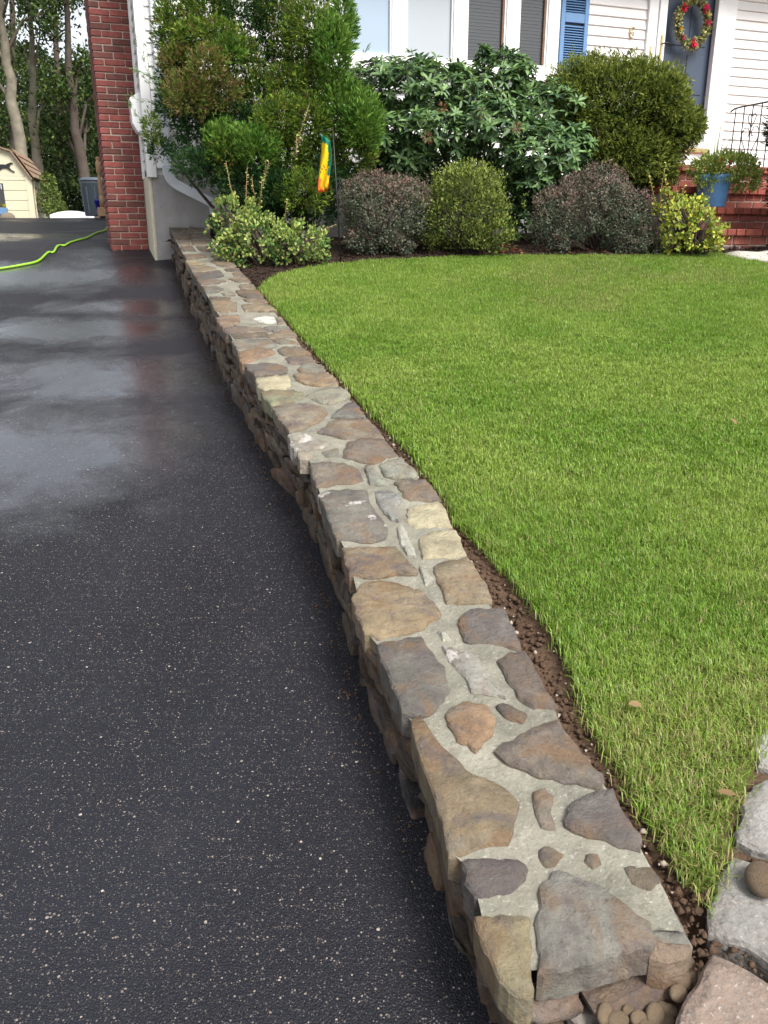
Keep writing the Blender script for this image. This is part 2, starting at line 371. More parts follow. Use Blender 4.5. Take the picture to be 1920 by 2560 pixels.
def crop(o, s, pts): return [(o[0] + x / s, o[1] + y / s) for x, y in pts]
Ra = ((380, 540), 2.592); Rb = ((640, 1080), 2.592); Rc = ((840, 1560), 2.5136); Rd = ((1000, 1960), 1.803)
EDGE_L = crop(*Ra, [(105, 80), (220, 290), (290, 420), (340, 500), (420, 640), (520, 820), (600, 960), (690, 1090), (780, 1240), (890, 1410), (1010, 1600)]) \
    + crop(*Rb, [(400, 420), (480, 600), (560, 780), (610, 950), (690, 1280)]) + crop(*Rc, [(265, 180), (410, 560), (470, 630), (600, 1020), (690, 1400)]) \
    + crop(*Rd, [(210, 320), (275, 370), (325, 530), (350, 650), (480, 930)])
EDGE_R = crop(*Ra, [(350, 80), (430, 190), (520, 300), (570, 360), (640, 440), (720, 540), (800, 620), (880, 710), (960, 820), (1030, 910), (1130, 1010), (1210, 1100), (1290, 1190), (1400, 1310), (1500, 1420), (1600, 1550)]) \
    + crop(*Rb, [(1050, 290), (1195, 440), (1260, 600), (1360, 790), (1450, 930), (1520, 1110)]) + crop(*Rc, [(1120, 50), (1200, 180), (1300, 400), (1400, 540), (1440, 650), (1620, 870)]) \
    + crop(*Rd, [(960, 40), (1085, 250), (1135, 350), (1200, 450), (1315, 690)])
def edge_fn(E):
    P = np.array([on_plane(*p, WZ0, WM) for p in E]); P = P[np.argsort(P[:, 1])]
    return lambda Y: np.interp(Y, P[:, 1], P[:, 0])
_xl, _xr = edge_fn(EDGE_L), edge_fn(EDGE_R)
def x_left(Y): return _xl(Y)
def x_right(Y): return _xr(Y)
HX, HY = -2.458, 9.30                                   # house corner
YAW = math.radians(19.846); UX, UY = math.cos(YAW), math.sin(YAW)
def house_pt(a, off, z=0.0):                            # a along the front, off metres in front of it
    return np.array([HX + a * UX + off * UY, HY + a * UY - off * UX, z + ZO])

# driveway
ys = np.concatenate([np.arange(-12, 1, 0.5), np.arange(1, 12, 0.15), np.arange(12, 21.2, 0.5)])
V = []; F = []
for j, y in enumerate(ys):
    xr = float(x_left(min(max(y, 1.1), 9.3))) + 0.12 if y < 9.35 else HX + 0.5
    if y < 1.1: xr += 0.02
    for i in range(25):
        x = -9.5 + (xr + 9.5) * i / 24
        V.append((x, y, float(z_drive(y)) + 0.012 * (float(fbm(x, y, 0.5, 9)) - 0.5)))
    if j:
        b = (j - 1) * 25; F += [(b + i, b + i + 1, b + 26 + i, b + 25 + i) for i in range(24)]
tag(fast_mesh('driveway', V, F, MAT['asphalt'], smooth=True), kind='structure')

# terrain to the horizon (street side, woods behind)
def z_terr(X, Y):
    base = np.interp(Y, DY, DZ) + ZO - 0.12
    return base
V = []; F = []; gx = np.concatenate([np.linspace(-300, -20, 12), np.linspace(-16, 16, 17), np.linspace(20, 300, 12)])
gy = np.concatenate([np.linspace(-300, -20, 10), np.linspace(-12, 34, 47), np.linspace(40, 300, 12)])
for y in gy:
    for x in gx: V.append((x, y, float(z_terr(x, y)) - 0.02))
n = len(gx); F = [(j * n + i, j * n + i + 1, (j + 1) * n + i + 1, (j + 1) * n + i) for j in range(len(gy) - 1) for i in range(n - 1)]
tag(fast_mesh('terrain', V, F, MAT['wood_floor'], smooth=True), kind='structure')

# garden ground right of the wall: soil sheet, with the lawn sheet and the mulch sheet lying over it
def front_limit(x): return HY + (x - HX) * math.tan(YAW) - 0.02     # the house front line
V = []; F = []; ys = np.concatenate([np.arange(-1.5, 1.05, 0.15), np.arange(1.05, 9.3, 0.1), np.arange(9.3, 13.5, 0.3)]); NX = 60
for j, y in enumerate(ys):
    xl = float(x_right(min(max(y, 1.15), 9.3))) - 0.10
    if y < 1.15: xl = float(x_right(1.15)) - 0.30
    for i in range(NX + 1):
        x = xl + (9.0 - xl) * (i / NX) ** 1.6
        z = float(z_lawn(x, y)) - 0.02 + 0.03 * (float(fbm(x, y, 9, 5)) - 0.5)
        if y < 1.32 and x < 0.80: z -= 0.10 * min(1, (1.32 - y) / 0.08) * min(1, (0.80 - x) / 0.08)
        V.append((x, y, z))
    if j:
        b = (j - 1) * (NX + 1); F += [(b + i, b + i + 1, b + NX + 2 + i, b + NX + 1 + i) for i in range(NX)]
tag(fast_mesh('garden_soil', V, F, MAT['dirt'], smooth=True), kind='structure')

def lawn_pt(px, py): return on_plane(px, py, WZ0 - 0.045, WM)
edge_far = [lawn_pt(*p)[:2] for p in [(650, 722), (662, 712), (700, 690), (760, 676), (830, 666), (930, 656), (1080, 649), (1250, 645), (1450, 643), (1620, 640), (1720, 634), (1790, 636), (1840, 644), (1910, 658), (1960, 668)]]
edge_near = [lawn_pt(*p)[:2] for p in [(2010, 1690), (1920, 1812), (1892, 1880), (1862, 1970), (1838, 2030), (1815, 2110), (1795, 2180), (1780, 2240), (1765, 2270), (1738, 2237), (1704, 2198), (1666, 2149), (1638, 2088), (1577, 2015), (1560, 1960), (1500, 1862), (1461, 1815), (1453, 1759), (1441, 1711), (1417, 1663), (1393, 1612), (1373, 1572),
    (1300, 1480), (1265, 1439), (1234, 1408), (1211, 1373), (1180, 1350), (1141, 1308), (1126, 1265), (1103, 1234), (1068, 1192), (1045, 1157), (1013, 1122), (986, 1096), (959, 1068), (928, 1034), (897, 1003), (872, 968), (843, 941), (816, 910), (789, 883), (766, 856), (739, 822), (712, 795), (689, 768), (669, 744), (652, 730)]]
edge_out = [(4.6, 7.2), (5.2, 6.3), (4.6, 5.0), (3.6, 4.0), (2.6, 3.2), (1.9, 2.6)]
LAWN = np.array([tuple(p) for p in edge_far] + edge_out + [tuple(p) for p in edge_near])
def in_poly(X, Y, P):
    r = np.zeros(len(X), bool); j = len(P) - 1
    for i in range(len(P)):
        c = ((P[i, 1] > Y) != (P[j, 1] > Y)) & (X < (P[j, 0] - P[i, 0]) * (Y - P[i, 1]) / (P[j, 1] - P[i, 1] + 1e-12) + P[i, 0])
        r ^= c; j = i
    return r
cell = 0.03; gx = np.arange(LAWN[:, 0].min(), LAWN[:, 0].max(), cell); gy = np.arange(LAWN[:, 1].min(), LAWN[:, 1].max(), cell)
XX, YY = np.meshgrid(gx, gy); inside = np.ones(XX.shape, bool)
for dx_, dy_ in ((-.02, -.02), (.05, -.02), (.05, .05), (-.02, .05)): inside &= in_poly((XX + dx_).ravel(), (YY + dy_).ravel(), LAWN).reshape(XX.shape)
ZZ = z_lawn(XX, YY) + 0.004; nxg = len(gx); jj, ii = np.nonzero(inside[:-1, :-1])
Vg = np.stack([XX, YY, ZZ], -1).reshape(-1, 3); base = jj * nxg + ii
Fg = np.stack([base, base + 1, base + nxg + 1, base + nxg], -1)
used = np.unique(Fg); remap = np.zeros(len(Vg), int); remap[used] = np.arange(len(used))
tag(fast_mesh('lawn', Vg[used], remap[Fg], MAT['thatch'], smooth=True), kind='structure')

# grass blades
def blades(n, wid, hmin, hmax, ylo, yhi):
    X = rng.uniform(LAWN[:, 0].min(), LAWN[:, 0].max(), n); Y = rng.uniform(ylo, yhi, n)
    k = in_poly(X, Y, LAWN) & (X < 0.46 * Y + 0.45); X, Y = X[k], Y[k]; n = len(X); X = X + rng.normal(0, 0.013, n); Y = Y + rng.normal(0, 0.013, n)
    Z = z_lawn(X, Y); cl = fbm(X, Y, 2.2, 11); fine = fbm(X, Y, 14, 21, 2)
    h = rng.uniform(hmin, hmax, n) * (0.75 + 0.6 * fine); a = rng.uniform(0, 2 * math.pi, n); lean = rng.uniform(0.1, 1.0, n) * h
    wd = wid * rng.uniform(0.6, 1.3, n); dx, dy = np.cos(a), np.sin(a); sx, sy = -dy, dx
    P = np.stack([X, Y, Z], -1); s = np.stack([sx, sy, 0 * sx], -1) * wd[:, None] / 2; d = np.stack([dx, dy, 0 * dx], -1); up = np.array([0, 0, 1.0])
    mid = P + d * (lean * 0.35)[:, None] + up * (h * 0.62)[:, None]; tip = P + d * lean[:, None] + up * (h * (1 - 0.25 * lean / h))[:, None]
    V = np.concatenate([P - s, P + s, mid + s * 0.8, mid - s * 0.8, tip], 0).reshape(5, n, 3).transpose(1, 0, 2).reshape(-1, 3)
    i = np.arange(n) * 5; F = np.concatenate([np.stack([i, i + 1, i + 2], -1), np.stack([i, i + 2, i + 3], -1), np.stack([i + 3, i + 2, i + 4], -1)], 0)
    lod = ylo > 5.0
    if lod: V = np.stack([P - s, P + s, tip], 1).reshape(-1, 3); F = np.arange(n * 3).reshape(-1, 3)
    t = 0.22 + 0.56 * np.clip((cl - 0.32) / 0.40, 0, 1)[:, None]; r = rng.uniform(0, 1, (n, 1))
    c = (1 - t) * np.array([0.165, 0.310, 0.030]) + t * np.array([0.315, 0.430, 0.080]); c = c * (0.65 + 0.7 * r)
    dryp = 0.06 + 0.26 * np.clip((fbm(X, Y, 1.3, 31) - 0.52) / 0.2, 0, 1) + 0.10 * np.clip((3.2 - Y) / 2, 0, 1)
    dead = (rng.uniform(0, 1, n) < dryp); c[dead] = np.array([0.42, 0.38, 0.15]) * rng.uniform(0.6, 1.2, (dead.sum(), 1))
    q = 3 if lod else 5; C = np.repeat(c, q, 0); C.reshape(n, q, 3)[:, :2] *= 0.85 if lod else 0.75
    return V, F, C
Vs, Fs, Cs, o_ = [], [], [], 0
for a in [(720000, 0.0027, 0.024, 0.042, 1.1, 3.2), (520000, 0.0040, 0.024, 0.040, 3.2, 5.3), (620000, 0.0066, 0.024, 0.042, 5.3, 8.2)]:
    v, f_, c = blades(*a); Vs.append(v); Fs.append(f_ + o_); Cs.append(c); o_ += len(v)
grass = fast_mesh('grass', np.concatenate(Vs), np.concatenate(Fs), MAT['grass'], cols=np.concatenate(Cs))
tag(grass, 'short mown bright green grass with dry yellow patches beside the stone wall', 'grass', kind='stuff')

# mulch bed
bed = [tuple(p) for p in edge_far[::-1]]
V = []; F = []; N = 90
xs = np.linspace(-2.3, 4.4, N)
ex = np.array([p[0] for p in edge_far]); ey = np.array([p[1] for p in edge_far]); o2 = np.argsort(ex); ex, ey = ex[o2], ey[o2]
for i, x in enumerate(xs):
    y0 = float(np.interp(x, ex, ey)) - 0.03 if x > ex[0] else None
    if y0 is None:
        yy = np.linspace(1.2, 9.3, 400); xr = x_right(yy) - 0.02; y0 = float(np.interp(-x, -xr[::1], yy)) if xr[-1] < x < xr[0] else 9.0
        y0 = max(y0, 6.3)
    y1 = front_limit(x)
    for k in range(21):
        y = y0 + (y1 - y0) * k / 20; V.append((x, y, float(z_lawn(x, y)) + 0.006 + 0.05 * (float(fbm(x, y, 6, 8)) - 0.4)))
    if i: b = (i - 1) * 21; F += [(b + k, b + 21 + k, b + 22 + k, b + k + 1) for k in range(20)]
tag(fast_mesh('mulch_bed', V, F, MAT['mulch'], smooth=True), kind='structure')

# soil clods and crumbs along the wall and at its end
def chunks(name, n, pts, smin, smax, mat, cols=None):
    base = np.array([(1, 0, 0), (-1, 0, 0), (0, 1, 0), (0, -1, 0), (0, 0, 1), (0, 0, -1)], float)
    fc = np.array([(0, 2, 4), (2, 1, 4), (1, 3, 4), (3, 0, 4), (2, 0, 5), (1, 2, 5), (3, 1, 5), (0, 3, 5)])
    s = smin + (smax - smin) * rng.uniform(0, 1, n) ** 3
    V = base[None] * rng.uniform(0.5, 1.3, (n, 6, 1)) * s[:, None, None]; V[:, :, 2] *= 0.75
    a = rng.uniform(0, 6.28, n); ca, sa = np.cos(a)[:, None], np.sin(a)[:, None]
    V = np.stack([V[:, :, 0] * ca - V[:, :, 1] * sa, V[:, :, 0] * sa + V[:, :, 1] * ca, V[:, :, 2]], -1) + pts[:, None, :]
    F = (fc[None] + 6 * np.arange(n)[:, None, None]).reshape(-1, 3)
    return fast_mesh(name, V.reshape(-1, 3), F, mat, cols=cols)
n = 5200; Y = rng.uniform(1.1, 8.6, n) ** 1.0; Y = 1.15 + (Y - 1.1) ** 1.25 * 0.6; off = np.abs(rng.normal(0, 0.075, n)) + 0.005
X = x_right(np.clip(Y, 1.2, 9.3)) + off * np.clip(2.2 - 0.25 * Y, 0.7, 1.4); P = np.stack([X, Y, z_lawn(X, Y) - 0.012], -1)
tag(chunks('soil_clods', n, P, 0.003, 0.016, MAT['dirt']), 'loose crumbly brown soil strip between the stone wall and the lawn', 'soil', kind='stuff')
n = 170; Y = rng.uniform(1.2, 6.0, n); X = x_right(Y) + np.abs(rng.normal(0.03, 0.05, n)); P = np.stack([X, Y, z_lawn(X, Y) - 0.004], -1)
tag(chunks('soil_gravel', n, P, 0.004, 0.013, MAT['joint']), 'scattered small pale stones lying in the brown soil strip', 'gravel', kind='stuff')
n = 900; Y = rng.uniform(1.6, 9.2, n); X = x_left(Y) - np.abs(rng.normal(0, 0.03, n)) - 0.005
P = np.stack([X, Y, z_drive(Y) + 0.003], -1)
tag(chunks('edge_grit', n, P, 0.002, 0.009, MAT['dirt']), 'fine grit gathered on the asphalt along the foot of the stone wall', 'grit', kind='stuff')
n = 5000; X = rng.uniform(-2.0, 4.2, n); Y = np.interp(X, ex, ey) + rng.uniform(0, 1, n) ** 1.5 * 1.6; k = (Y < front_limit(X) - 0.05) & (X > x_right(Y) + 0.05); X, Y = X[k], Y[k]; n = len(X)
V = chunks('mulch_chips', n, np.stack([X, Y, z_lawn(X, Y) + 0.02], -1), 0.006, 0.028, MAT['mulch'])
tag(V, 'dark bark mulch chips spread under the shrubs', 'mulch', kind='stuff')

# ------------------------------------------------------------------ stone retaining wall
wall = empty('stone_wall', (float(x_left(5)), 5.0, float(z_drive(5))), 0, 'long low fieldstone retaining wall with pale mortar joints beside the driveway', 'wall')
WL = np.array(wall.location)
TAN = (0.35, 0.25, 0.145); BRN = (0.26, 0.185, 0.12); PUR = (0.205, 0.165, 0.155); GRY = (0.27, 0.25, 0.205); ORA = (0.38, 0.215, 0.11)
WHI = (0.55, 0.51, 0.44); CRM = (0.50, 0.41, 0.25); DRK = (0.135, 0.11, 0.105); OLV = (0.30, 0.28, 0.16); DBR = (0.155, 0.115, 0.08); YEL = (0.38, 0.29, 0.15)
C1 = ((1100, 2100), 2.5136); C2 = ((1000, 1740), 2.592); C3 = ((860, 1440), 2.9625); C4 = ((740, 1140), 3.318); C5 = ((600, 900), 3.770); C6 = ((500, 700), 4.608); C7 = ((400, 550), 5.53)
CAPS = [
 (C1, [(215,490),(330,500),(555,500),(575,700),(580,960),(560,1010),(430,950),(330,790),(240,600)], YEL, .1, .10),
 (C1, [(640,270),(760,225),(1000,290),(1120,380),(1300,530),(1345,640),(1330,680),(1100,720),(860,800),(620,835),(620,480)], (.30,.265,.235), .0, .085),
 (C1, [(140,140),(300,120),(500,135),(575,190),(510,290),(400,350),(215,375),(160,270)], PUR, .0, .09),
 (C1, [(620,60),(680,30),(790,90),(720,160),(665,195),(610,110)], BRN, .0, .05),
 (C1, [(910,90),(1000,90),(1020,150),(960,180),(900,140)], BRN, .0, .05),
 (C1, [(1140,170),(1330,165),(1400,250),(1330,320),(1200,290)], BRN, .15, .06),
 (C2, [(60,175),(140,165),(180,230),(280,370),(400,440),(480,545),(660,610),(740,700),(745,830),(690,960),(560,960),(400,1040),(310,1020),(270,800),(180,540),(110,350)], (.34,.235,.125), .0, .11),
 (C2, [(300,100),(420,50),(560,75),(615,160),(610,250),(540,310),(490,365),(380,290),(310,190)], ORA, .0, .06),
 (C2, [(620,60),(700,55),(825,120),(790,180),(690,150)], DRK, .15, .05),
 (C2, [(610,370),(820,250),(900,200),(1030,165),(1070,240),(1190,380),(1290,500),(1305,600),(1200,580),(860,510),(700,440)], (.27,.20,.155), .35, .07),
 (C2, [(860,620),(940,590),(1000,640),(975,740),(1010,860),(910,850),(860,700)], (.32,.25,.20), .0, .05),
 (C2, [(1090,720),(1200,660),(1380,610),(1420,720),(1570,940),(1550,1010),(1420,985),(1260,930),(1120,890),(1080,820)], PUR, .12, .07),
 (C3, [(120,90),(230,50),(400,70),(560,115),(680,210),(720,280),(640,340),(550,400),(400,430),(260,470),(160,420),(80,250),(70,150)], (.37,.25,.13), .0, .11),
 (C3, [(255,520),(330,480),(570,460),(640,560),(750,700),(770,830),(740,920),(620,1000),(540,1045),(430,1000),(360,820),(270,630)], (.19,.165,.145), .0, .09),
 (C3, [(690,405),(760,420),(795,470),(730,480)], WHI, .5, .05),
 (C3, [(840,360),(920,265),(1000,255),(1120,260),(1170,250),(1250,380),(1300,500),(1310,550),(1100,510),(890,480),(870,410)], PUR, .4, .07),
 (C3, [(730,520),(880,550),(1000,610),(1040,700),(1080,780),(1190,900),(1060,880),(940,860),(900,760),(780,640)], (.38,.34,.31), .75, .05),
 (C3, [(1130,630),(1210,590),(1340,570),(1420,700),(1500,860),(1590,980),(1400,970),(1300,920),(1200,750)], (.24,.165,.13), .0, .07),
 (C4, [(1130,920),(1250,880),(1420,840),(1500,950),(1580,1070),(1620,1220),(1400,1225),(1250,1225),(1190,1080)], TAN, .0, .07),
 (C4, [(1020,920),(1080,940),(1140,1020),(1075,1075),(1040,1000)], WHI, .6, .05),
 (C4, [(385,765),(600,765),(820,775),(910,860),(1000,960),(980,985),(850,985),(680,1015),(450,995),(410,880)], TAN, .0, .06),
 (C4, [(1020,690),(1080,650),(1320,620),(1360,700),(1410,815),(1330,840),(1060,850),(1040,770)], CRM, .1, .07),
 (C4, [(940,430),(1100,410),(1180,390),(1240,460),(1280,585),(1130,590),(990,605),(930,560)], CRM, .0, .07),
 (C4, [(835,595),(890,590),(930,680),(990,800),(1000,845),(920,820),(870,750),(850,660)], WHI, .6, .05),
 (C4, [(180,320),(300,290),(480,280),(590,300),(620,400),(700,520),(750,610),(740,680),(630,715),(400,700),(340,690),(290,560),(240,410)], (.25,.215,.185), .65, .10),
 (C4, [(655,300),(760,275),(860,330),(880,370),(830,440),(850,550),(790,530),(700,440),(650,330)], (.38,.36,.35), .5, .07),
 (C4, [(820,230),(900,210),(1080,210),(1130,290),(1200,375),(1080,380),(930,375),(880,300)], (.29,.21,.15), .0, .07),
 (C4, [(565,90),(620,90),(680,170),(755,235),(610,245),(595,180)], (.33,.32,.26), .1, .05),
 (C4, [(680,80),(880,20),(920,70),(990,130),(1015,180),(960,190),(800,190),(740,170)], (.34,.32,.26), .35, .06),
 (C4, [(120,70),(250,55),(420,70),(510,110),(560,200),(500,225),(330,240),(180,270),(150,170)], (.26,.20,.155), .0, .09),
 (C5, [(1010,790),(1150,755),(1350,745),(1420,820),(1490,905),(1380,950),(1250,980),(1100,955),(970,920)], (.25,.18,.14), .12, .07),
 (C5, [(460,700),(620,690),(680,730),(830,790),(780,830),(680,850),(510,860),(480,790)], (.40,.34,.29), .85, .08),
 (C5, [(530,870),(690,870),(680,940),(560,940)], (.45,.36,.28), .1, .07),
 (C5, [(770,870),(930,840),(920,900),(810,910)], GRY, .4, .05),
 (C5, [(740,680),(830,600),(920,560),(1200,565),(1280,640),(1350,740),(1180,745),(1000,740),(850,715)], BRN, .0, .07),
 (C5, [(310,450),(450,420),(640,415),(800,455),(820,500),(760,580),(600,650),(470,680),(400,600),(340,510)], (.31,.24,.175), .05, .09),
 (C5, [(890,510),(1000,420),(1080,400),(1140,480),(1190,555),(1000,555),(870,545)], (.22,.20,.18), .0, .07),
 (C5, [(200,320),(300,290),(450,290),(600,310),(600,370),(480,400),(300,430),(240,370)], OLV, .35, .08),
 (C5, [(620,340),(720,290),(820,255),(960,260),(1035,345),(980,390),(840,430),(760,410)], (.38,.35,.26), .1, .07),
 (C5, [(510,150),(700,135),(830,135),(890,180),(930,240),(700,245),(560,210)], (.37,.24,.13), .0, .07),
 (C5, [(150,190),(300,165),(460,160),(470,250),(440,280),(220,290),(180,260)], CRM, .0, .08),
 (C5, [(50,50),(280,25),(460,75),(430,120),(350,150),(150,160),(90,110)], (.20,.165,.145), .15, .08),
 (C6, [(1120,1040),(1200,970),(1400,990),(1450,1070),(1180,1080)], GRY, .0, .06),
 (C6, [(980,910),(1060,890),(1280,885),(1340,960),(1100,980),(1040,970)], (.26,.18,.14), .0, .06),
 (C6, [(450,850),(600,810),(830,810),(860,850),(700,910),(540,960),(480,960),(450,900)], ORA, .0, .09),
 (C6, [(890,800),(1000,770),(1180,775),(1280,860),(1100,880),(970,885),(920,840)], BRN, .2, .06),
 (C6, [(370,710),(560,680),(800,700),(900,760),(840,790),(600,800),(440,820),(400,770)], GRY, .0, .08),
 (C6, [(800,690),(950,675),(1080,710),(1150,740),(920,740)], (.28,.24,.18), .0, .06),
 (C6, [(780,640),(870,610),(1070,605),(1110,665),(960,665),(800,680)], TAN, .0, .06),
 (C6, [(350,625),(770,618),(770,660),(400,680)], DBR, .0, .07),
 (C6, [(270,570),(400,540),(700,550),(800,600),(360,615),(300,610)], (.31,.21,.15), .0, .08),
 (C6, [(720,560),(820,540),(1010,540),(1060,595),(850,600)], GRY, .0, .06),
 (C6, [(190,440),(300,410),(460,420),(460,480),(420,530),(260,560),(210,500)], (.36,.23,.16), .2, .09),
 (C6, [(590,445),(740,420),(850,430),(880,490),(800,500),(680,480)], (.62,.58,.53), .95, .05),
 (C6, [(890,430),(940,440),(1000,520),(890,520)], TAN, .0, .06),
 (C6, [(480,280),(620,270),(790,280),(850,330),(880,370),(720,365),(520,375),(490,330)], TAN, .0, .06),
 (C6, [(120,240),(300,240),(420,270),(430,370),(240,380),(170,340)], TAN, .0, .08),
 (C6, [(490,225),(600,215),(740,215),(780,262),(560,265)], BRN, .0, .06),
 (C6, [(100,205),(350,210),(330,232),(130,230)], DBR, .0, .06),
 (C7, [(1050,990),(1200,975),(1360,980),(1420,1040),(1420,1075),(1200,1075),(1090,1040)], DBR, .0, .06),
 (C7, [(850,1010),(950,990),(1020,1010),(1040,1045),(900,1050)], GRY, .0, .05),
 (C7, [(580,930),(760,925),(870,960),(800,1005),(640,1010)], (.20,.18,.15), .0, .07),
 (C7, [(1090,905),(1290,890),(1330,965),(1120,960)], BRN, .0, .06),
 (C7, [(510,830),(700,825),(920,850),(800,880),(570,895)], (.22,.18,.14), .0, .07),
 (C7, [(950,820),(1080,795),(1200,800),(1260,865),(1080,860)], BRN, .0, .06),
 (C7, [(450,735),(640,730),(830,710),(890,780),(760,800),(520,815)], DRK, .05, .07),
 (C7, [(890,680),(1090,675),(1110,715),(930,710)], DBR, .0, .06),
 (C7, [(1000,740),(1120,730),(1180,785),(1020,785)], BRN, .3, .06),
 (C7, [(400,640),(620,640),(780,670),(700,700),(440,710)], (.26,.20,.13), .0, .07),
 (C7, [(355,570),(420,560),(620,600),(620,632),(400,628)], YEL, .0, .07),
 (C7, [(700,580),(760,550),(940,545),(1060,640),(960,660),(820,640)], (.23,.17,.12), .1, .06),
 (C7, [(330,480),(600,480),(640,520),(500,540),(370,545)], (.21,.15,.10), .0, .07),
 (C7, [(700,500),(900,490),(960,530),(760,540)], DBR, .0, .06),
 (C7, [(280,375),(440,372),(500,430),(320,430)], DBR, .0, .07), (C7, [(480,365),(720,360),(850,440),(580,440)], (.17,.13,.09), .0, .06),
 (C7, [(240,275),(410,280),(420,350),(270,350)], (.19,.14,.10), .0, .07), (C7, [(430,282),(700,280),(780,340),(450,348)], DBR, .0, .06),
 (C7, [(180,190),(420,182),(425,260),(220,262)], (.17,.13,.10), .0, .07), (C7, [(440,182),(660,180),(710,262),(445,265)], (.16,.125,.095), .1, .06),
 (C7, [(130,122),(380,115),(382,168),(150,170)], DBR, .0, .07), (C7, [(400,112),(630,120),(650,168),(400,168)], (.17,.13,.10), .0, .06),
]
def densify(P, step, maxn=30):
    out = []; n = len(P); per = sum(np.linalg.norm(P[(i + 1) % n] - P[i]) for i in range(n)); step = max(step, per / maxn)
    for i in range(n):
        a, b = P[i], P[(i + 1) % n]; k = max(1, int(round(np.linalg.norm(b - a) / step)))
        out += [a + (b - a) * t / k for t in range(k)]
    return np.array(out)

def smooth_poly(P, amt=0.35):
    return P * (1 - amt) + 0.5 * amt * (np.roll(P, 1, 0) + np.roll(P, -1, 0))

def slab_mesh(P2, plane, thick, proud, rough=0.004, step=0.014, inset=0.0045, maxn=44, tilt=(0, 0), dome=0.003, soft=0.18):
    """irregular flat stone: P2 outline (n,2) in plane coords, plane(u,v,h) -> 3d point, h along the outward normal"""
    P = smooth_poly(densify(P2, step, maxn), soft); c = P.mean(0); n = len(P)
    if 0.5 * np.sum(P[:, 0] * np.roll(P[:, 1], -1) - np.roll(P[:, 0], -1) * P[:, 1]) < 0: P = P[::-1]
    R = P - c; rad = np.linalg.norm(R, axis=1, keepdims=True) + 1e-9
    jag = rng.normal(0, 1, n); jag = (jag + 0.6 * np.roll(jag, 1)); P = P + R / rad * (np.minimum(rough, 0.035 * rad[:, 0]) * jag)[:, None]; R = P - c; rad = np.linalg.norm(R, axis=1, keepdims=True) + 1e-9
    def hh(q, base): return base + tilt[0] * (q[:, 0] - c[0]) + tilt[1] * (q[:, 1] - c[1])
    rings = [(c + R * 0.985, np.full(n, -thick)), (P, hh(P, proud - inset * 1.3) + rng.normal(0, 0.0012, n))]
    q = c + R * np.clip(1 - inset / rad, 0.5, 1); rings.append((q, hh(q, proud) + rng.normal(0, 0.0015, n)))
    q = c + R * 0.62; rings.append((q, hh(q, proud + dome * 0.7) + rng.normal(0, 0.0008, n)))
    q = c + R * 0.28; rings.append((q, hh(q, proud + dome) + rng.normal(0, 0.0005, n)))
    V = []; F = []
    for q, h in rings: V += [plane(a[0], a[1], b) for a, b in zip(q, h)]
    V.append(plane(c[0], c[1], proud + dome)); ci = len(V) - 1
    for k in range(len(rings) - 1):
        for i in range(n): F.append((k * n + i, k * n + (i + 1) % n, (k + 1) * n + (i + 1) % n, (k + 1) * n + i))
    k = len(rings) - 1
    for i in range(n): F.append((k * n + i, k * n + (i + 1) % n, ci))
    F.append(tuple(range(n))[::-1])
    return V, F, n

def slab_obj(name, P2, plane, thick, proud, mat, parent, color, origin, **kw):
    V, F, n = slab_mesh(P2, plane, thick, proud, **kw)
    V = [tuple(np.asarray(v) - origin) for v in V]
    c = np.mean(V, 0); me = bpy.data.meshes.new(name); me.from_pydata([tuple(np.array(v) - c) for v in V], [], F)
    sm = np.zeros(len(F), bool); sm[2 * n:-1] = True; me.polygons.foreach_set('use_smooth', sm)
    me.materials.append(mat); me.update()
    o = bpy.data.objects.new(name, me); col.objects.link(o); o.location = c; o.parent = parent; o.color = (*color[:3], color[3])
    return o

def top_plane(x, y, h): return (x, y, float(z_top(y)) + h)
for cr, pts, c, white, thick in CAPS:
    P2 = np.array([on_plane(*p, WZ0, WM)[:2] for p in crop(*cr, pts)]); thick = min(thick, 0.062); cc_ = P2.mean(0); P2 = cc_ + (P2 - cc_) * 1.035
    k = rng.uniform(0.90, 1.10); small = np.ptp(P2[:, 0]) * np.ptp(P2[:, 1]) < 0.012
    slab_obj('cap_stone', P2, top_plane, thick, rng.uniform(0.002, 0.005) if small else rng.uniform(0.004, 0.009), MAT['stone'], wall, (*[(v * 0.72 + 0.28 * (sum(c) / 3)) * (0.95 if sum(c) > 1.1 else 0.82) * k * q for v, q in zip(c, (0.97, 1.0, 0.92))], white), WL,
             tilt=rng.normal(0, 0.02, 2), rough=0.0028)

low_plane = lambda x, y, h: (x, y, float(z_top(y)) - 0.014 + h)
for pts, c in (([(1330,330),(1420,290),(1510,450),(1600,625),(1450,640),(1330,650),(1290,480)], (.27, .26, .22)), ([(1300,560),(1440,600),(1585,620),(1560,700),(1430,725),(1320,690)], (.27, .20, .14))):
    P2 = np.array([on_plane(*p, WZ0, WM)[:2] for p in crop(*C1, pts)]); slab_obj('end_stone', P2, low_plane, 0.16, 0.0, MAT['stone'], wall, (*c, 0.15), WL, rough=0.004)
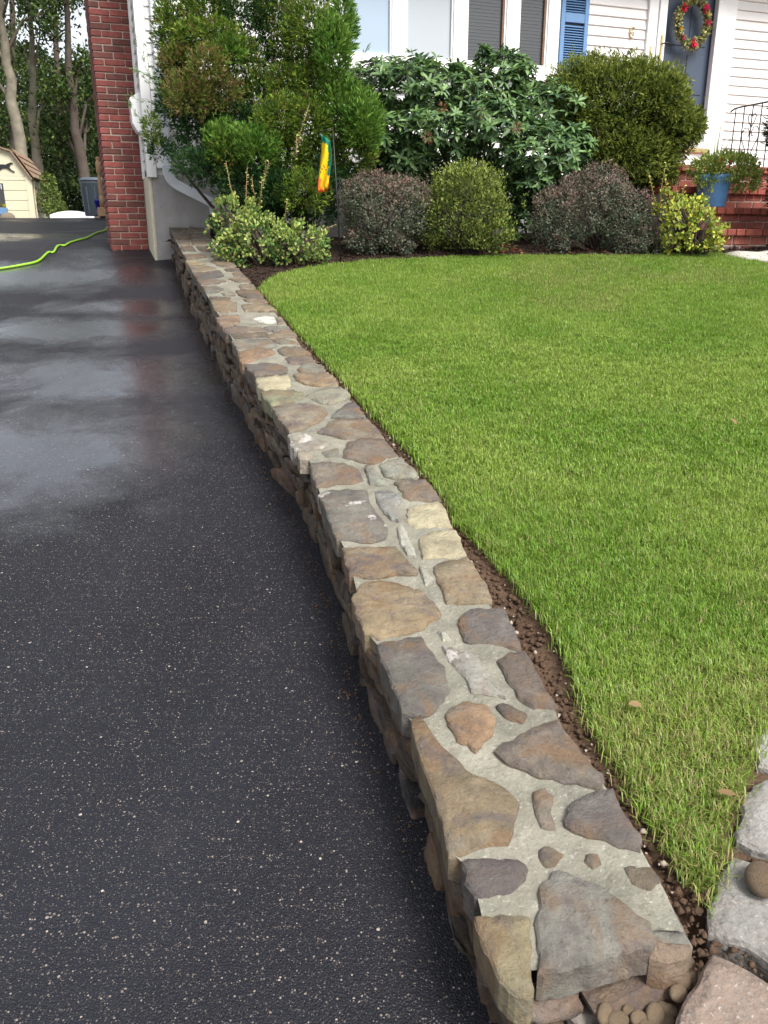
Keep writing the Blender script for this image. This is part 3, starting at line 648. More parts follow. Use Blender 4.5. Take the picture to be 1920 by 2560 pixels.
# mortar bed on top + core
ys = np.arange(1.13, 9.345, 0.02); V = []; F = []; NX = 24
A = on_plane(1271, 2478, WZ0, WM); B = on_plane(1648, 2350, WZ0, WM); ED = (B - A)[:2]; EL = np.linalg.norm(ED); ED /= EL; EN = np.array([ED[1], -ED[0]])
def end_y(x): return min(A[1] + (x - A[0]) * ED[1] / ED[0], B[1])
for j, y in enumerate(ys):
    a, b = float(x_left(y)) + 0.012, float(x_right(y)) - 0.008
    for i in range(NX + 1):
        x = a + (b - a) * i / NX; y_ = max(y, end_y(x) + 0.02); V.append((x - WL[0], y_ - WL[1], float(z_top(y_)) - 0.003 + 0.014 * (float(fbm(x, y_, 16, 4)) - 0.5) - WL[2]))
    if j:
        k = (j - 1) * (NX + 1); F += [(k + i, k + i + 1, k + NX + 2 + i, k + NX + 1 + i) for i in range(NX)]
fast_mesh('mortar_bed', V, F, MAT['mortar'], wall, smooth=True)
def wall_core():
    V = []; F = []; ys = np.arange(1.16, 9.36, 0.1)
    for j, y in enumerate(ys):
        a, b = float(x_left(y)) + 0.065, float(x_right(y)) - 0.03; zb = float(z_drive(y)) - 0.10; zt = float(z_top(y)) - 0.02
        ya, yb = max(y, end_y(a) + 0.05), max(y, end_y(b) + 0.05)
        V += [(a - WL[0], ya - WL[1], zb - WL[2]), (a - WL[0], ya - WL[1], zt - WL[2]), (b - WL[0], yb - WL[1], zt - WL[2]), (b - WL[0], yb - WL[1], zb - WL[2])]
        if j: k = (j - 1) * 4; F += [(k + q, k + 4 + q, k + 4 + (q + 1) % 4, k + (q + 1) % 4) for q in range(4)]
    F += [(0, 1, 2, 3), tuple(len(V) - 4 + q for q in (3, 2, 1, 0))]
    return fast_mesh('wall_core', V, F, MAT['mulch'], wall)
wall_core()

# face stones on the driveway side: u = distance along Y, v = height above the driveway
def face_plane(u, v, h):
    y = u; x0, x1 = float(x_left(y - 0.03)), float(x_left(y + 0.03)); nx, ny = -0.06, (x1 - x0); L = math.hypot(nx, ny)
    return (float(x_left(y)) + 0.020 + h * nx / L, y + h * ny / L, float(z_drive(y)) + v)
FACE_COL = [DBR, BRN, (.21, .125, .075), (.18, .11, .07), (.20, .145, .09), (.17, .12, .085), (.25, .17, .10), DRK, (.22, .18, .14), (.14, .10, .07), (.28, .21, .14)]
def face_rows():
    y = 1.14; rows = 6
    grid = []                      # stones as boxes in (u, relative height) with jittered borders
    lev = [0.0, 0.22, 0.40, 0.56, 0.71, 0.86, 1.0]
    for r in range(rows):
        u = 1.12 + rng.uniform(0, 0.1)
        while u < 9.26:
            L = rng.uniform(0.07, 0.33); u1 = min(u + L, 9.3)
            if 9.3 - u1 < 0.08: u1 = 9.3
            jt = lambda: rng.normal(0, 0.065)
            a0, a1 = lev[r], lev[r + 1]
            sh_ = rng.normal(0, 0.022)
            lo = [(u + sh_, a0 + (jt() if r else -0.05)), ((u + u1) / 2, a0 + (jt() if r else -0.05)), (u1, a0 + (jt() if r else -0.05))]
            hi = [(u1 - sh_, a1 + (jt() if r < rows - 1 else -0.02)), ((u + u1) / 2 + rng.normal(0, 0.02), a1 + (jt() if r < rows - 1 else 0)), (u, a1 + (jt() if r < rows - 1 else -0.02))]
            grid.append((r, lo + hi)); u = u1
    return grid
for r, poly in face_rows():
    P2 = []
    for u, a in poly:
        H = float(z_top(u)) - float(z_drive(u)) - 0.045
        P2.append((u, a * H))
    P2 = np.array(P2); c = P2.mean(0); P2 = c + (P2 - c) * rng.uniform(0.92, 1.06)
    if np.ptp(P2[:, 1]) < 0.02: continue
    colr = FACE_COL[rng.integers(len(FACE_COL))]; k = rng.uniform(0.26, 0.70)  # damp browns, darkened further to paint in the shade of this side
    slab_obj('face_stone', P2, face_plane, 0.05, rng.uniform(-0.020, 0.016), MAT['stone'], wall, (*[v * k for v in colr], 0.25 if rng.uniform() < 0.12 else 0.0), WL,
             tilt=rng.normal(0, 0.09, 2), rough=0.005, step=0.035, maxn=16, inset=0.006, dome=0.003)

# end face towards the street
def end_hit(px, py, back=0.02):
    d = ray(px, py); q = A[:2] - EN * back; t = (q @ EN) / (d[:2] @ EN); p = d * t
    return ((p[:2] - A[:2]) @ ED, p[2] + ZO)
def end_plane(u, v, h): return (A[0] + ED[0] * u + EN[0] * (h - 0.02), A[1] + ED[1] * u + EN[1] * (h - 0.02), v)
ENDS = [([(900,985),(1000,950),(1180,860),(1330,770),(1450,735),(1475,830),(1440,960),(1330,1020),(1200,1060),(1010,1065),(905,1020)], (.33,.24,.17), .45, .045),
        ([(480,1100),(560,1015),(720,960),(870,930),(890,1035),(760,1060),(600,1090)], (.30,.20,.14), .15, .02),
        ([(770,1070),(1000,1068),(1010,1140),(960,1180),(800,1170)], (.42,.36,.30), .7, .02),
        ([(430,1110),(760,1070),(790,1175),(760,1260),(420,1260)], (.24,.155,.10), .1, .015),
        ([(1000,1080),(1195,1065),(1200,1200),(1010,1220)], (.18,.13,.10), .0, .0),
        ([(800,1185),(1000,1180),(1180,1230),(1150,1330),(800,1320)], BRN, .1, .015),
        ([(1350,660),(1440,650),(1560,700),(1540,730),(1440,725)], (.36,.27,.19), .3, .01)]
for pts, c, white, proud in ENDS:
    P2 = np.array([end_hit(*p) for p in crop(*C1, pts)])
    slab_obj('end_stone', P2, end_plane, 0.09, proud, MAT['stone'], wall, (*[(v * 0.75 + 0.25 * (sum(c) / 3)) * 0.8 for v in c], white), WL, rough=0.003, step=0.02, inset=0.010, dome=0.012, tilt=rng.normal(0, 0.05, 2))

# ------------------------------------------------------------------ stepping-stone path
path = empty('path', (1.4, 1.2, float(z_lawn(1.4, 1.2))), 0); tag(path, kind='structure')
PL = np.array(path.location)
def soil_plane(x, y, h): return (x, y, float(z_lawn(x, y)) + h)
SLABS = [([(1875,1858),(1920,1815),(2010,1745),(2080,1800),(2060,1900),(1930,1925),(1893,1916)], (.25,.24,.22), .35),
         ([(1878,1962),(1930,1945),(2070,1925),(2110,2060),(2080,2190),(1925,2140),(1838,2104),(1832,2085),(1852,2015)], (.25,.24,.22), .35),
         ([(1830,2136),(1920,2170),(2090,2235),(2110,2400),(2060,2480),(1925,2410),(1862,2370),(1766,2338),(1770,2293),(1802,2186)], (.25,.24,.22), .5),
         ([(1752,2424),(1775,2382),(1832,2397),(1920,2452),(2040,2530),(2040,2700),(1850,2760),(1690,2700),(1690,2575),(1706,2517)], (.22,.165,.13), 0.8)]
for pts, c, d in SLABS:
    P2 = np.array([lawn_pt(*p)[:2] for p in pts])
    slab_obj('paving_stone', P2, soil_plane, 0.06, 0.004, MAT['granite'], path, (*c, d), PL, step=0.03, rough=0.003, inset=0.007, dome=0.002, tilt=rng.normal(0, 0.006, 2))
def blob(cx, cy, rx, ry, n=9): 
    a0 = rng.uniform(0, 6); return np.array([(cx + rx * math.cos(a0 + 6.283 * k / n) * rng.uniform(0.8, 1.1), cy + ry * math.sin(a0 + 6.283 * k / n) * rng.uniform(0.8, 1.1)) for k in range(n)])
for cx, cy in [(1.75, 2.75), (2.35, 3.35), (3.0, 3.95), (3.6, 4.55), (4.25, 5.15), (4.75, 5.85), (4.85, 6.6), (4.55, 7.25)]:
    slab_obj('paving_stone', blob(cx, cy, 0.34, 0.30), soil_plane, 0.06, 0.022, MAT['granite'], path, (.45, .43, .40, .1), PL, step=0.06, rough=0.006, inset=0.015)
for pts in ([(1806,641),(1835,634),(1890,637),(1925,632),(2000,634),(2000,660),(1935,663),(1880,655),(1840,648)], [(1935,667),(2000,664),(2080,668),(2080,700),(2000,690),(1950,680)]):
    P2 = np.array([lawn_pt(*p)[:2] for p in pts])
    slab_obj('paving_stone', P2, soil_plane, 0.06, 0.03, MAT['granite'], path, (.52, .48, .42, .1), PL, step=0.06, rough=0.006, inset=0.015)

# river pebbles at the wall end and one on the path
def rock_mesh(name, seed, mat):
    bm = bmesh.new(); bmesh.ops.create_icosphere(bm, subdivisions=3, radius=1); r = np.random.default_rng(seed); k = r.uniform(-1, 1, (5, 3)) * 1.6; ph = r.uniform(0, 6, 5)
    for v in bm.verts:
        v.co *= 1 + 0.07 * sum(math.sin(v.co.x * a[0] + v.co.y * a[1] + v.co.z * a[2] + p) for a, p in zip(k, ph))
    me = bpy.data.meshes.new(name); bm.to_mesh(me); bm.free(); me.polygons.foreach_set('use_smooth', np.ones(len(me.polygons), bool)); me.materials.append(mat); return me
PEB = [rock_mesh('pebble', s, MAT['pebble']) for s in range(4)]
pcs = [(1575,815,19,36,-.15), (1522,872,20,26,.2), (1500,970,26,22,.3), (1440,1075,24,20,.1), (1405,1060,20,18,.5), (1352,1105,24,30,0), (1250,1125,24,20,.2), (1120,1130,30,24,.1), (1040,1095,20,30,-.4), (1180,1065,14,12,0), (1300,1190,24,22,.3), (1430,1140,22,16,.2), (1080,1210,24,20,.3)]
for i, (x, y, a, b, rz) in enumerate(pcs):
    px, py = 1100 + x / 2.5136, 2100 + y / 2.5136
    p = on_plane(px, py, WZ0 - (0.075 if i < 3 else 0.10), WM); s = np.linalg.norm(p - np.array([0, 0, ZO])) / FPX / 2.5136 * 1.9
    o = bpy.data.objects.new('pebble', PEB[i % 4]); col.objects.link(o); o.location = p; o.scale = (a * s, b * s, min(a, b) * s * 0.8); o.rotation_euler = (0.3, 0.1, rz)
    k = rng.uniform(0.85, 1.15); o.color = (0.50 * k, 0.37 * k, 0.24 * k, 0.0)
    tag(o, 'smooth tan river pebble in the heap at the street end of the wall', 'pebble', 'river pebbles at the end of the wall')
o = bpy.data.objects.new('pebble', PEB[1]); col.objects.link(o); p = lawn_pt(1900, 2228); o.location = p + np.array([0, 0, 0.03]); o.scale = (0.030, 0.034, 0.021); o.color = (0.33, 0.23, 0.14, 0)
tag(o, 'single tan pebble lying alone on a granite paving stone', 'pebble')

# ------------------------------------------------------------------ house (local x along the front, y into the house, z above HB)
HB = -0.25
house = empty('house', (HX, HY, HB + ZO), YAW, 'white clapboard house with blue shutter and red brick chimney behind the shrubs', 'house')
def hz(z): return z - HB
EXPO = 0.1058; Z_SID = 0.63; Z_TOP = 3.35
g = G(); g.box(0.06, 12, 0.03, 7, hz(-0.4), hz(3.3)); g.build('wall', MAT['siding'], house)
g = G(); g.box(0.035, 12, 0.012, 0.5, hz(-0.5), hz(Z_SID - 0.004)); g.build('foundation', MAT['stucco'], house, bevel=0.01)
g = G(); g.box(0.0, 0.034, 0.014, 7, hz(-0.5), hz(Z_SID - 0.004)); g.build('side_foundation', MAT['cream'], house, bevel=0.006)
board_cache = {}
def clap(name, x0, x1, z, side=False):
    L = round(x1 - x0, 4); key = (L, side)
    if key not in board_cache:
        g = G(); p = [(-0.022, 0.0), (-0.018, -0.006), (0.026, -0.006), (0.026, EXPO + 0.004), (-0.004, EXPO + 0.004)]   # (y, z)
        n = len(p); v = [(0, y, zz) for y, zz in p] + [(L, y, zz) for y, zz in p]
        if side: v = [(y, x, zz) for x, y, zz in v]
        g.add(v, [tuple(range(n)), tuple(range(n, 2 * n))[::-1]] + [(i, n + i, n + (i + 1) % n, (i + 1) % n) for i in range(n)])
        o = g.build(name, MAT['siding'], house); board_cache[key] = o.data
    else:
        o = bpy.data.objects.new(name, board_cache[key]); col.objects.link(o); o.parent = house
    o.location = (x0, 0, hz(z)) if not side else (0.03, x0, hz(z))
k = 0; z = 2.071 - EXPO * 13
while z < Z_TOP - 0.1:
    if z < 1.66: segs = [(0.09, 3.0), (3.0, 5.965)]
    else: segs = [(0.09, 1.93), (4.72, 5.965)]
    for a, b in segs: clap('clapboard', a, b, z)
    clap('clapboard', 7.262, 9.6, z)
    clap('clapboard', 0.06, 0.645, z, True)
    z += EXPO
g = G(); g.box(-0.012, 0.085, -0.032, 0.0, hz(0.60), hz(3.3)); g.box(-0.012, 0.028, 0.001, 0.085, hz(0.60), hz(3.3)); g.build('corner_board', MAT['trim'], house, bevel=0.003)
g = G(); g.box(-0.012, 0.02, 0.60, 0.648, hz(0.62), hz(3.3)); g.build('side_trim', MAT['trim'], house, bevel=0.002)
g = G(); g.prism_y([(-0.115, hz(1.36)), (0.01, hz(1.43)), (0.01, hz(1.02)), (-0.06, hz(1.04)), (-0.105, hz(1.12))], 0.10, 0.30); g.build('vent_hood', MAT['trim'], house, bevel=0.006)
# roof
g = G(); g.add([(-0.05, -0.45, hz(3.30)), (12.3, -0.45, hz(3.30)), (12.3, 3.5, hz(5.1)), (-0.05, 3.5, hz(5.1)), (-0.05, 7.4, hz(3.3)), (12.3, 7.4, hz(3.3))], [(0, 1, 2, 3), (3, 2, 5, 4)])
g.add([(-0.05, -0.45, hz(3.20)), (12.3, -0.45, hz(3.20)), (12.3, 7.4, hz(3.20)), (-0.05, 7.4, hz(3.20))], [(3, 2, 1, 0)]); g.build('roof', MAT['shingle'], house)
gut = G(); gut.box(-0.05, 12.3, -0.58, -0.452, hz(3.18), hz(3.29)); gut.build('gutter', MAT['alu'], house, bevel=0.01)

# picture window of four lights
win = G(); F_ = win
zb, zt = 1.87, 3.15
xs_p = [(2.118, 2.682), (2.846, 3.408), (3.570, 4.060), (4.220, 4.592)]
F_.box(1.945, 4.745, -0.075, 0.02, hz(zt), hz(zt + 0.14)); F_.box(1.945, 2.118, -0.075, 0.02, hz(zb), hz(zt))
for (a, b), (c, d) in zip(xs_p[:-1], xs_p[1:]): F_.box(b, c, -0.075, 0.02, hz(zb), hz(zt))
F_.box(4.592, 4.745, -0.075, 0.02, hz(zb), hz(zt)); F_.box(1.945, 4.745, -0.078, 0.02, hz(zb - 0.105), hz(zb))
wo = F_.build('window', MAT['trim'], house, bevel=0.004)
g = G(); g.box(1.90, 4.78, -0.13, 0.01, hz(zb - 0.145), hz(zb - 0.107)); g.build('sill', MAT['trim'], wo, bevel=0.006)
g = G(); g.box(1.95, 4.74, -0.055, 0.01, hz(zb - 0.32), hz(zb - 0.147)); g.build('apron', MAT['trim'], wo, bevel=0.004)
for i, ((a, b), mm) in enumerate(zip(xs_p, ('glass_light', 'glass_white', 'glass_dark', 'glass_dark'))):  # reflections put into the tint: sky on the pale panes, tree on the dark
    sm = G(); t = 0.022                                   # sash
    sm.box(a + 0.002, a + t, -0.060, 0.0, hz(zb + 0.002), hz(zt)); sm.box(b - t, b - 0.002, -0.060, 0.0, hz(zb + 0.002), hz(zt)); sm.box(a + t, b - t, -0.060, 0.0, hz(zb + 0.002), hz(zb + 0.035))
    sm.build('sash', MAT['trim'], wo, bevel=0.003)
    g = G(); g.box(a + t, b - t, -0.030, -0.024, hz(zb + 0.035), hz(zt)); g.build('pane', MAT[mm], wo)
    if i > 1:
        g = G(); g.box(b - t - 0.026, b - t - 0.001, -0.056, -0.0305, hz(zb + 0.036), hz(zt - 0.002)); g.build('jamb', MAT['brown_wood'], wo)
        sc = G()
        for kk in range(32): sc.box(a + t, b - t - 0.027, -0.0345, -0.0315, hz(zb + 0.05 + kk * 0.034), hz(zb + 0.05 + kk * 0.034 + 0.0035))
        tag(sc.build('screen_ribs', MAT['bin'], wo), kind='stuff')

# louvred shutter
sh = G(); xa, xb = 4.765, 5.135
sh.box(xa, xa + 0.055, -0.065, -0.024, hz(1.55), hz(3.2)); sh.box(xb - 0.055, xb, -0.065, -0.024, hz(1.55), hz(3.2)); sh.box(xa + 0.055, xb - 0.055, -0.063, -0.024, hz(2.375), hz(2.475)); sh.box(xa + 0.055, xb - 0.055, -0.063, -0.024, hz(1.55), hz(1.64))
so = sh.build('shutter', MAT['blue'], house, bevel=0.004)
sl = G()
for kk in range(60):
    z0 = 1.65 + kk * 0.0262
    if 2.345 < z0 < 2.48: continue
    sl.add([(xa + 0.055, -0.060, hz(z0)), (xb - 0.055, -0.060, hz(z0)), (xb - 0.055, -0.030, hz(z0 + 0.023)), (xa + 0.055, -0.030, hz(z0 + 0.023)),
            (xa + 0.055, -0.056, hz(z0 - 0.004)), (xb - 0.055, -0.056, hz(z0 - 0.004)), (xb - 0.055, -0.026, hz(z0 + 0.019)), (xa + 0.055, -0.026, hz(z0 + 0.019))],
           [(0, 1, 2, 3), (4, 7, 6, 5), (0, 4, 5, 1), (1, 5, 6, 2), (2, 6, 7, 3), (3, 7, 4, 0)])
tag(sl.build('louvre_slats', MAT['blue'], so), kind='stuff')
g = G(); g.box(xa + 0.055, xb - 0.055, -0.0245, -0.0235, hz(1.6), hz(3.2)); g.build('shutter_back', MAT['door'], so)

# entrance: storm door frame, inner door, trim
dr = G()
dr.box(5.966, 6.10, -0.055, 0.02, hz(0.95), hz(3.2)); dr.box(7.06, 7.26, -0.055, 0.02, hz(0.75), hz(3.2)); dr.box(6.10, 7.06, -0.05, 0.02, hz(0.72), hz(1.085))
do = dr.build('doorway', MAT['trim'], house, bevel=0.004)
g = G(); g.box(6.104, 6.215, -0.075, 0.0, hz(1.09), hz(3.15)); g.box(6.955, 7.056, -0.075, 0.0, hz(1.09), hz(3.15)); g.box(6.215, 6.955, -0.075, 0.0, hz(1.09), hz(1.17)); g.build('storm_door', MAT['trim'], do, bevel=0.005)
g = G(); g.box(6.2, 6.97, 0.021, 0.05, hz(1.10), hz(3.15)); d_ = g.build('door', MAT['door'], do)
pn = G()
for a, b in ((6.28, 6.54), (6.63, 6.89)):
    for c, d in ((1.28, 1.62), (1.72, 2.16), (2.26, 3.0)): pn.box(a, b, 0.012, 0.0205, hz(c), hz(d))
pn.build('door_panel', MAT['door'], do, bevel=0.004)
g = G(); g.box(6.10, 7.06, -0.085, -0.052, hz(1.04), hz(1.088)); g.build('threshold', MAT['brass'], do, bevel=0.006)
g = G(); g.box(6.150, 6.178, -0.090, -0.0755, hz(2.06), hz(2.33)); g.build('handle_plate', MAT['brass'], do, bevel=0.003)
g = G(); g.tube([(6.165, -0.085, hz(2.235)), (6.165, -0.125, hz(2.235)), (6.21, -0.135, hz(2.24)), (6.275, -0.13, hz(2.215))], 0.008, 8); g.build('lever', MAT['iron'], do, True)
g = G(); g.lathe([(0.0, 0), (0.028, 0.004), (0.032, 0.02), (0.02, 0.045), (0.012, 0.05)], 14); kb = g.build('door_knob', MAT['iron'], do, True); kb.location = (6.60, 0.02, hz(1.82)); kb.rotation_euler = (math.pi / 2, 0, 0); kb.scale = (1.8, 2.6, 1.2)
g = G(); g.box(6.015, 6.045, -0.062, -0.0555, hz(2.10), hz(2.205)); g.build('doorbell', MAT['brass'], house, bevel=0.003)
# house number 6
c0 = (5.762, 2.341); pts = [(0.028, 0.036), (0.012, 0.05), (-0.008, 0.046), (-0.022, 0.024), (-0.027, -0.008), (-0.024, -0.032), (-0.008, -0.05), (0.012, -0.047), (0.026, -0.03), (0.026, -0.012), (0.012, 0.004), (-0.008, 0.004), (-0.024, -0.014)]
g = G(); g.tube([(c0[0] + x * 1.15, -0.030, hz(c0[1] + z * 1.15)) for x, z in pts], 0.0075, 6); tag(g.build('house_number', MAT['brass'], house, True), 'brass numeral 6')

# chimney and its bricks
chim = G(); chim.box(-0.398, -0.005, 0.662, 1.52, hz(-0.5), hz(4.6)); ch = chim.build('chimney', MAT['joint'], house)
def brick_mesh(L, D, H, bev=0.006):
    g = G(); g.box(0, L, 0, D, 0, H); o = g.build('brick', MAT['brick'], None, bevel=bev); me = o.data; bpy.data.objects.remove(o); return me
BR = {}
def brick(parent, x, y, z, L, D, H=0.0567, bright=1.0, tone=None):
    k_ = (round(L, 3), round(D, 3), round(H, 3))
    if k_ not in BR: BR[k_] = brick_mesh(L, D, H)
    t = rng.uniform(0.75, 1.15) * bright; c = tone or ((0.215, 0.058, 0.048) if rng.uniform() > 0.3 else (0.155, 0.055, 0.045))
    return inst('brick', BR[k_], parent, (x + rng.normal(0, 0.0012), y + rng.normal(0, 0.0016), z + rng.normal(0, 0.0010)), (rng.normal(0, 0.008), rng.normal(0, 0.008), 0), color=[v * t for v in c])
zz = -0.135; r = 0
while zz < 2.85:
    wd = ([0.105, 0.203, 0.072] if r % 2 == 0 else [0.203, 0.187]); x = -0.408
    for L in wd: brick(ch, x, 0.652, hz(zz), L, 0.09); x += L + 0.010
    y = 0.652 + 0.10 if r % 2 == 0 else 0.652 + 0.10
    y0 = 0.752 + (0.0 if r % 2 else 0.10)
    if r % 2 == 0: inst('brick', BR[(0.105, 0.09, 0.057)] if (0.105, 0.09, 0.057) in BR else BR[(0.203, 0.09, 0.057)], ch, (-0.408, 0.752, hz(zz)), color=(0.19, 0.055, 0.045))
    while y0 < 1.4:
        kk = (0.09, 0.19, 0.057)
        if kk not in BR: BR[kk] = brick_mesh(0.09, 0.19, 0.0567)
        t = rng.uniform(0.75, 1.1); inst('brick', BR[kk], ch, (-0.408, y0, hz(zz)), color=(0.21 * t, 0.058 * t, 0.048 * t)); y0 += 0.20
    zz += 0.0669; r += 1

# downspout and drain pipe
def rect_tube(g, pts, w, d):
    P = [Vector(p) for p in pts]; V = []; F = []
    for i, p in enumerate(P):
        t = (P[min(i + 1, len(P) - 1)] - P[max(i - 1, 0)]).normalized(); b = Vector((0, 1, 0)); a = b.cross(t).normalized()
        V += [p - a * w / 2 - b * d / 2, p + a * w / 2 - b * d / 2, p + a * w / 2 + b * d / 2, p - a * w / 2 + b * d / 2]
        if i: k = (i - 1) * 4; F += [(k + q, k + (q + 1) % 4, k + 4 + (q + 1) % 4, k + 4 + q) for q in range(4)]
    F += [(3, 2, 1, 0), tuple(len(V) - 4 + q for q in range(4))]
    g.add(V, F)
g = G(); rect_tube(g, [(0.19, -0.065, hz(3.2)), (0.19, -0.065, hz(0.70))], 0.095, 0.07); dso = g.build('downspout', MAT['alu'], house, bevel=0.008)
g = G(); arc = [(0.19, 0.70), (0.195, 0.64), (0.21, 0.595), (0.235, 0.56), (0.27, 0.53)]
rect_tube(g, [(x, -0.065, hz(z)) for x, z in arc] + [(0.42, -0.08, hz(0.455)), (0.60, -0.10, hz(0.365)), (0.635, -0.10, hz(0.34)), (0.65, -0.10, hz(0.30)), (0.652, -0.10, hz(0.24))], 0.098, 0.074); g.build('elbow', MAT['alu'], dso, bevel=0.006)
rb = G()
for t in np.linspace(0, 1, 9):
    x = 0.192 + 0.055 * t ** 1.5; z = 0.69 - 0.14 * t; an = -t * 0.9
    rb.box(x - 0.052, x + 0.052, -0.106, -0.024, hz(z), hz(z) + 0.006)
for t in np.linspace(0, 1, 6): rb.box(0.60 + 0.012 * t - 0.0, 0.703, -0.142, -0.058, hz(0.33 - 0.085 * t), hz(0.336 - 0.085 * t))
rb.build('elbow_ribs', MAT['alu'], dso)
dp = G(); prof = []
for i in range(24): prof.append((0.062 + (0.006 if i % 2 else 0), i * 0.0125))
dp.lathe(prof, 16); dpo = dp.build('drain_pipe', MAT['black_plastic'], dso, True); dpo.location = (0.655, -0.10, hz(-0.055))

# ------------------------------------------------------------------ brick steps
st = empty('brick_steps', house_pt(6.2, 1.5, -0.15), YAW, 'red brick front steps with rounded nosing courses below the door', 'steps')
def slx(a): return a - 6.2
def sly(off): return -(off - 1.5)
def slz(z): return z + 0.15
tops = [(2.9, 0.082), (2.6, 0.285), (2.3, 0.487), (2.0, 0.716)]
A0, A1 = 4.82, 7.42
g = G()
for i, (off, zt_) in enumerate(tops): g.box(slx(A0 + 0.02), slx(A1 - 0.02), sly(off - 0.05), sly((tops[i + 1][0] - 0.049) if i < 3 else 0.06), slz(-0.35), slz(zt_ - 0.03))
g.build('core', MAT['joint'], st)
TR = (0.30, 0.078, 0.055)
for i, (off, zt_) in enumerate(tops):
    zlow = -0.16 if i == 0 else tops[i - 1][1]; a = A0
    Ht = 0.062
    while a < A1 - 0.02:
        brick(st, slx(a), sly(off), slz(zt_ - Ht), 0.098, 0.33 if i < 3 else 0.30, Ht, rng.uniform(0.8, 1.1), TR); a += 0.1065
    rise = zt_ - Ht - zlow; nC = 2; Hc = rise / nC - 0.009
    for c_ in range(nC):
        a = A0 + 0.005 - (0.1 if (c_ + i) % 2 else 0)
        while a < A1 - 0.05:
            a0 = max(a, A0 + 0.005); L = min(a + 0.2, A1 - 0.005) - a0
            dark = (i == 0 and c_ == 0 and rng.uniform() < 0.6)
            if L > 0.05: brick(st, slx(a0), sly(off - 0.042), slz(zlow + 0.006 + c_ * (Hc + 0.009)), L, 0.07, Hc, 1.0, (0.10, 0.07, 0.065) if dark else (0.24, 0.072, 0.052))
            a += 0.21
g = G(); g.box(slx(A0 + 0.02), slx(A1 - 0.02), sly(1.70), sly(0.06), slz(0.685), slz(0.705)); g.build('landing', MAT['brick'], st).color = (0.30, 0.08, 0.06, 1)

# ------------------------------------------------------------------ iron railing on the landing
p0 = house_pt(7.32, 0.10, 0.712)
rl = empty('railing', p0, YAW, 'black wrought iron stair railing with scroll heart beside the front door', 'railing')
g = G(); g.tube([(0, 0.02, 0.83), (0, -0.05, 0.855), (0, -0.15, 0.86), (0, -1.75, 0.86)], 0.011, 8); g.build('top_rail', MAT['iron'], rl)
g = G(); g.tube([(0, -0.12, 0.04), (0, -1.75, 0.04)], 0.009, 6); g.build('bottom_rail', MAT['iron'], rl)
for k in range(11): g = G(); y = -0.07 - 0.150 * k; g.tube([(0, y, -0.02 if k % 5 == 0 else 0.04), (0, y, 0.86)], 0.0075, 6); g.build('bar', MAT['iron'], rl)
def scroll(pts): 
    g = G(); g.tube([(0.004, y, z) for y, z in pts], 0.006, 6); return g.build('scroll', MAT['iron'], rl, True)
for cy in (-0.37,):
    for s in (-1, 1):
        scroll([(cy, 0.20), (cy + s * 0.07, 0.36), (cy + s * 0.135, 0.46), (cy + s * 0.15, 0.54), (cy + s * 0.11, 0.60), (cy + s * 0.05, 0.60), (cy + s * 0.015, 0.55), (cy + s * 0.03, 0.50), (cy + s * 0.06, 0.51)])
        scroll([(cy, 0.60), (cy + s * 0.05, 0.67), (cy + s * 0.07, 0.73), (cy + s * 0.04, 0.76), (cy + s * 0.012, 0.73)])
        scroll([(cy, 0.12), (cy + s * 0.03, 0.09), (cy + s * 0.06, 0.11)])

# ------------------------------------------------------------------ garden hose
hp = [(-30, 677), (0, 675), (50, 667), (96, 656), (120, 635), (135, 633), (147, 617), (162, 617), (174, 610), (200, 602), (216, 598), (239, 586), (262, 579), (270, 569), (280, 562)]
def drive_hit(px, py):
    d = ray(px, py); t = np.linspace(3, 24, 4000); z = d[2] * t + ZO; k = np.argmax(z < z_drive(d[1] * t) if d[2] < 0 else z_drive(d[1] * t) > z)
    return d * t[k] + np.array([0, 0, ZO])
hw = [drive_hit(*p) + np.array([0, 0, 0.018]) for p in hp]
pts = []
for i in range(len(hw) - 1):
    a = hw[max(i - 1, 0)]; b = hw[i]; c = hw[i + 1]; d = hw[min(i + 2, len(hw) - 1)]
    for t in np.linspace(0, 1, 6, endpoint=False): pts.append(0.5 * ((2 * b) + (c - a) * t + (2 * a - 5 * b + 4 * c - d) * t ** 2 + (3 * b - a - 3 * c + d) * t ** 3))
for p in pts: p[2] = float(z_drive(p[1])) + 0.015
pts += [hw[-1] + np.array([0.0, 0.3, 0.03]), hw[-1] + np.array([0.1, 0.9, 0.06])]
g = G(); g.tube(pts, 0.0125, 8); tag(g.build('garden_hose', MAT['hose'], None, True), 'lime green garden hose snaking across the wet driveway', 'hose')

